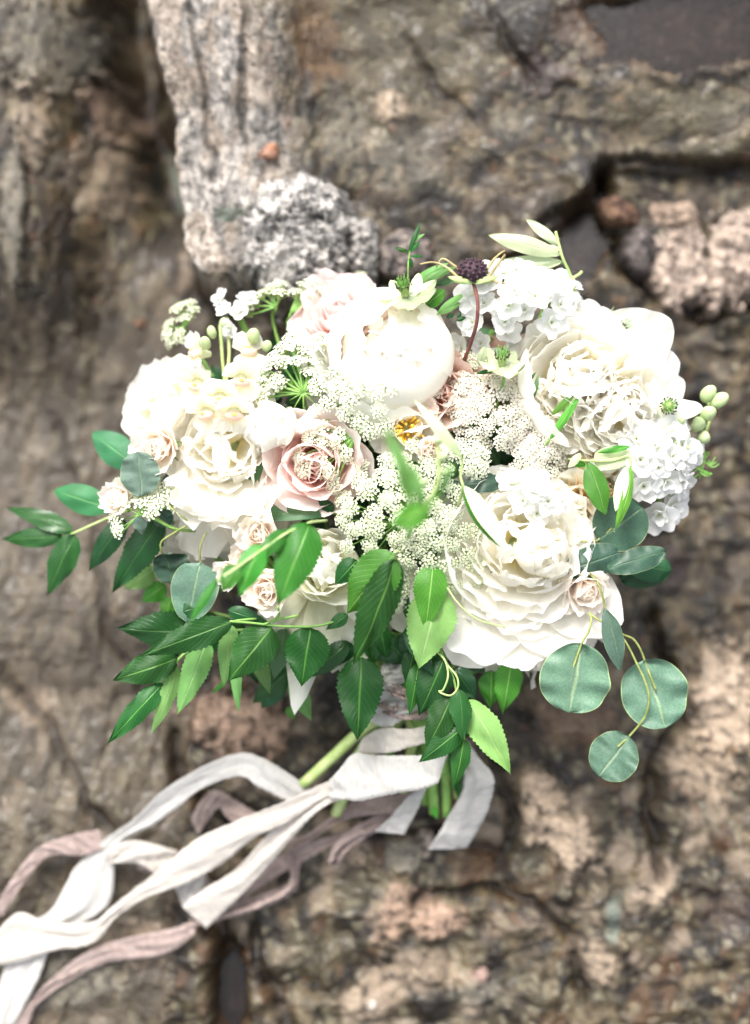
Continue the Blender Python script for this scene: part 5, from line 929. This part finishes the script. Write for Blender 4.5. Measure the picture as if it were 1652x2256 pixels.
# ------------------------------------------------------------------ ribbons: a strip between two edge lines
def ribbon(label, A, B, m, group, z=None, n=60, wr=.0006, seed=0, top=None):
    """A, B: edge points (x, y, z) on sheet 7"""
    n = 110; a = spline([Z7(*p) for p in A], n); b = spline([Z7(*p) for p in B], n); rf = np.random.RandomState(seed+60); a[:, :2] += rf.normal(0, .00022, (n, 2)); b[:, :2] += rf.normal(0, .00022, (n, 2)); nv = 9; nz = noise1(seed+3, 5); nz2 = noise1(seed+9, 4); u = np.linspace(0, 1, n)[:, None]; v = np.linspace(0, 1, nv)[None, :]
    V = a[:, None, :]*(1-v[..., None])+b[:, None, :]*v[..., None]; V[..., 2] += wr*(3*nz2(6.28*v+7*u)+1.5*nz(16*u+3*v)+1.0*nz2(15*v+9*u)+.5*nz(40*u+9*v))*np.sin(np.pi*np.clip(v*.8+.1, 0, 1))
    V2 = V.copy(); V2[..., 2] -= .0003; F = grid_faces(n, nv); F2 = grid_faces(n, nv, n*nv)[:, ::-1]; R = []
    for i in range(n-1):
        p, q = i*nv, (i+1)*nv; o_ = n*nv; R += [[p, q, q+o_, p+o_], [p+nv-1, p+nv-1+o_, q+nv-1+o_, q+nv-1]]
    for j in range(nv-1): R += [[j, j+n*nv, j+1+n*nv, j+1], [(n-1)*nv+j, (n-1)*nv+j+1, (n-1)*nv+j+1+n*nv, (n-1)*nv+j+n*nv]]
    uv = np.stack([np.broadcast_to(u*4, (n, nv)), np.broadcast_to(v, (n, nv))], -1).reshape(-1, 2)
    me = mesh('ribbon', np.concatenate([V.reshape(-1, 3), V2.reshape(-1, 3)]), F.tolist()+F2.tolist()+R, M[m], uv=np.concatenate([uv, uv]))
    o = put('ribbon', me); o['label'] = label; o['category'] = 'ribbon'; o['group'] = group; return o
RG, MG = 'white silk ribbons tied round the stems', 'mauve silk ribbons tied round the stems'
def zz(pts, z): # attach heights
    if not isinstance(z, (list, tuple)): z = [z]*len(pts)
    zi = np.interp(np.linspace(0, 1, len(pts)), np.linspace(0, 1, len(z)), z); return [(p[0], p[1], float(q)) for p, q in zip(pts, zi)]
ribbon('mauve ribbon curling from the knot over the rock to the bottom left corner', zz([(640, 655), (560, 690), (440, 715), (300, 755), (170, 850), (70, 960), (20, 1060)], [-.098, -.100, -.100]), zz([(625, 715), (560, 760), (480, 785), (350, 800), (250, 845), (120, 940), (75, 1060)], [-.098, -.102, -.100]), 'mauve', MG, seed=1, wr=.001)
ribbon('mauve ribbon arching at the far left edge behind the white ones', zz([(320, 372), (250, 385), (180, 405), (110, 440), (40, 530), (-40, 660)], [-.100, -.092, -.098]), zz([(345, 430), (280, 455), (220, 455), (150, 462), (75, 550), (10, 650)], [-.100, -.092, -.098]), 'mauve', MG, seed=2, wr=.001)
ribbon('mauve ribbon piece rising behind the left white loop', zz([(615, 340), (650, 275), (700, 245), (770, 285), (860, 340)], [-.105, -.098, -.10]), zz([(640, 390), (678, 330), (705, 305), (745, 345), (840, 385)], [-.105, -.098, -.10]), 'mauve', MG, seed=3, wr=.001)
ribbon('mauve ribbon bunched under the white band right of the middle', zz([(1335, 245), (1260, 262), (1170, 270), (1110, 300), (1010, 375), (930, 430)], [-.072, -.085, -.098]), zz([(1300, 318), (1200, 325), (1140, 335), (1085, 352), (1000, 408), (905, 465)], [-.072, -.085, -.098]), 'mauve', MG, seed=4, wr=.0012)
ribbon('narrow mauve ribbon end curling below the bunched mauve one', zz([(1300, 300), (1230, 320), (1150, 360), (1085, 410), (1060, 470), (1070, 492)], [-.078, -.09, -.098]), zz([(1330, 325), (1240, 365), (1180, 400), (1130, 430), (1105, 465), (1100, 488)], [-.078, -.09, -.098]), 'mauve', MG, seed=5, wr=.0012)
ribbon('mauve ribbon loop hanging at the lower right of the ribbons', zz([(1020, 395), (975, 440), (965, 500), (950, 570), (860, 620), (740, 655), (600, 690)], [-.098, -.102, -.098]), zz([(940, 400), (925, 450), (935, 500), (925, 545), (840, 585), (740, 610), (620, 640)], [-.098, -.102, -.098]), 'mauve', MG, seed=6, wr=.0012)
ribbon('mauve ribbon strand crossing inside the ribbon tangle', zz([(1100, 380), (960, 430), (860, 480), (780, 560), (730, 600)], [-.10, -.102, -.10]), zz([(1120, 400), (985, 470), (880, 530), (820, 570), (770, 620)], [-.10, -.102, -.10]), 'mauve', MG, seed=7, wr=.0012)
ribbon('short mauve ribbon strand crossing the left end of the tangle', zz([(420, 420), (560, 440), (640, 480), (690, 560)], [-.112, -.108]), zz([(360, 480), (480, 510), (600, 520), (640, 580)], [-.112, -.108]), 'mauve', MG, seed=8, wr=.0012)
ribbon('cool white ribbon making the upper arch on the left', zz([(1010, 245), (935, 195), (860, 150), (780, 125), (660, 165), (520, 250), (430, 340), (330, 410), (240, 500), (165, 630), (60, 705), (-10, 900), (-20, 1010)], [-.070, -.066, -.074, -.10, -.10, -.098]),
       zz([(950, 290), (890, 265), (830, 235), (770, 200), (650, 240), (580, 295), (500, 355), (420, 400), (372, 470), (345, 620), (180, 730), (120, 860), (40, 1010)], [-.070, -.066, -.074, -.10, -.10, -.098]), 'ribbon_cool', RG, seed=11)
ribbon('ivory ribbon running from the knot down to the left edge, longest of the white ones', zz([(1120, 190), (1040, 225), (900, 288), (760, 345), (640, 400), (550, 470), (440, 560), (355, 625), (300, 668), (160, 672), (60, 640), (-30, 720)], [-.052, -.062, -.078, -.092, -.094, -.094]),
       zz([(1100, 270), (1050, 270), (930, 345), (820, 400), (720, 480), (600, 545), (480, 590), (380, 650), (300, 738), (160, 765), (60, 800), (-30, 812)], [-.052, -.062, -.078, -.092, -.094, -.094]), 'ribbon', RG, seed=12)
ribbon('ivory ribbon end with a slanted cut lying over the mauve loop', zz([(1120, 195), (1060, 225), (960, 280), (850, 400), (760, 500), (650, 570), (585, 618)], [-.048, -.062, -.082, -.092]), zz([(1110, 275), (1060, 290), (990, 345), (900, 450), (820, 540), (740, 620), (664, 694)], [-.048, -.062, -.082, -.092]), 'ribbon', RG, seed=13)
ribbon('short ivory ribbon fold bridging the two left white bands', zz([(345, 470), (370, 425), (430, 408), (500, 420), (570, 440)], [-.096, -.092, -.096]), zz([(350, 480), (420, 480), (460, 490), (500, 515), (520, 520)], [-.096, -.092, -.096]), 'ribbon', RG, seed=14)
ribbon('small folded white ribbon piece behind the slanted ribbon end', zz([(560, 545), (600, 520), (650, 480), (665, 520)], [-.097, -.097]), zz([(583, 612), (600, 610), (650, 580), (665, 570)], [-.097, -.097]), 'ribbon_cool', RG, seed=15)
ribbon('pale ribbon strip crossing down at the left bottom', zz([(75, 640), (60, 700), (70, 800), (20, 900), (-10, 1040)], [-.098, -.1]), zz([(160, 690), (150, 780), (110, 860), (70, 930), (50, 1040)], [-.100, -.102]), 'ribbon_cool', RG, seed=16)
ribbon('broad white ribbon band across the cut stems', zz([(1445, 118), (1370, 132), (1290, 135), (1200, 132), (1140, 128), (1090, 182), (1060, 215)], [-.036, -.038, -.050]), zz([(1412, 222), (1370, 240), (1300, 252), (1230, 265), (1160, 280), (1100, 275), (1060, 275)], [-.036, -.038, -.052]), 'ribbon_cool', RG, seed=17)
ribbon('white ribbon end hanging down from the broad band, cut straight', zz([(1445, 120), (1415, 190), (1375, 240), (1345, 310), (1302, 390)], [-.040, -.050, -.070]), zz([(1375, 150), (1340, 240), (1310, 270), (1260, 330), (1208, 378)], [-.044, -.054, -.072]), 'ribbon_cool', RG, seed=18)
ribbon('pale see through ribbon end hanging alone to the right of the stems', zz([(1500, 80), (1550, 150), (1592, 210), (1572, 310), (1540, 375), (1505, 432)], [-.058, -.052, -.062, -.078]), zz([(1470, 130), (1492, 180), (1490, 250), (1450, 320), (1410, 390), (1380, 438)], [-.062, -.056, -.066, -.080]), 'ribbon_cool', RG, seed=19)
ribbon('ivory ribbon wrap crossing the stems just above the broad band', zz([(1400, 28), (1330, 48), (1260, 46), (1210, 52), (1165, 82)], [-.038, -.036, -.046]), zz([(1400, 85), (1330, 105), (1270, 122), (1210, 128), (1148, 130)], [-.038, -.036, -.048]), 'ribbon', RG, seed=20)
ribbon('white ribbon wrapped round the stems right under the blooms', zz([(1190, -45), (1240, -70), (1300, -85), (1360, -70), (1400, -40)], [-.045, -.034, -.045]), zz([(1180, 15), (1240, 45), (1300, 20), (1350, 0), (1400, 25)], [-.045, -.034, -.045]), 'ribbon_cool', RG, seed=21, wr=.0012)
ribbon('mauve grey wrap showing between the white wraps at the knot', zz([(1180, -70), (1250, -30), (1310, -20), (1400, -20)], [-.040, -.030, -.040]), zz([(1180, -35), (1250, 5), (1320, 20), (1400, 12)], [-.040, -.030, -.040]), 'mauve', MG, seed=22, wr=.0012)

ribbon('pale grey white ribbon wrap high on the knot, partly under the pointed leaves', zz([(1238, -176), (1215, -110), (1190, -40), (1160, 10)], [-.030, -.026, -.040]), zz([(1330, -185), (1385, -120), (1410, -60), (1405, -10)], [-.030, -.026, -.040]), 'ribbon_cool', RG, seed=23, wr=.0016)
ribbon('dusty mauve fold slanting across the upper wrap of the knot', zz([(1225, -120), (1290, -90), (1350, -60), (1400, -50)], [-.027, -.022, -.030]), zz([(1215, -95), (1285, -50), (1350, -30), (1400, -32)], [-.027, -.022, -.030]), 'mauve', MG, seed=24, wr=.0012)

# ------------------------------------------------------------------ set the whole place on its slope
bpy.context.view_layer.update()
for o in list(SC.objects):
    if o.parent is None and o.type in ('MESH', 'EMPTY'): o.matrix_world = FR @ o.matrix_world
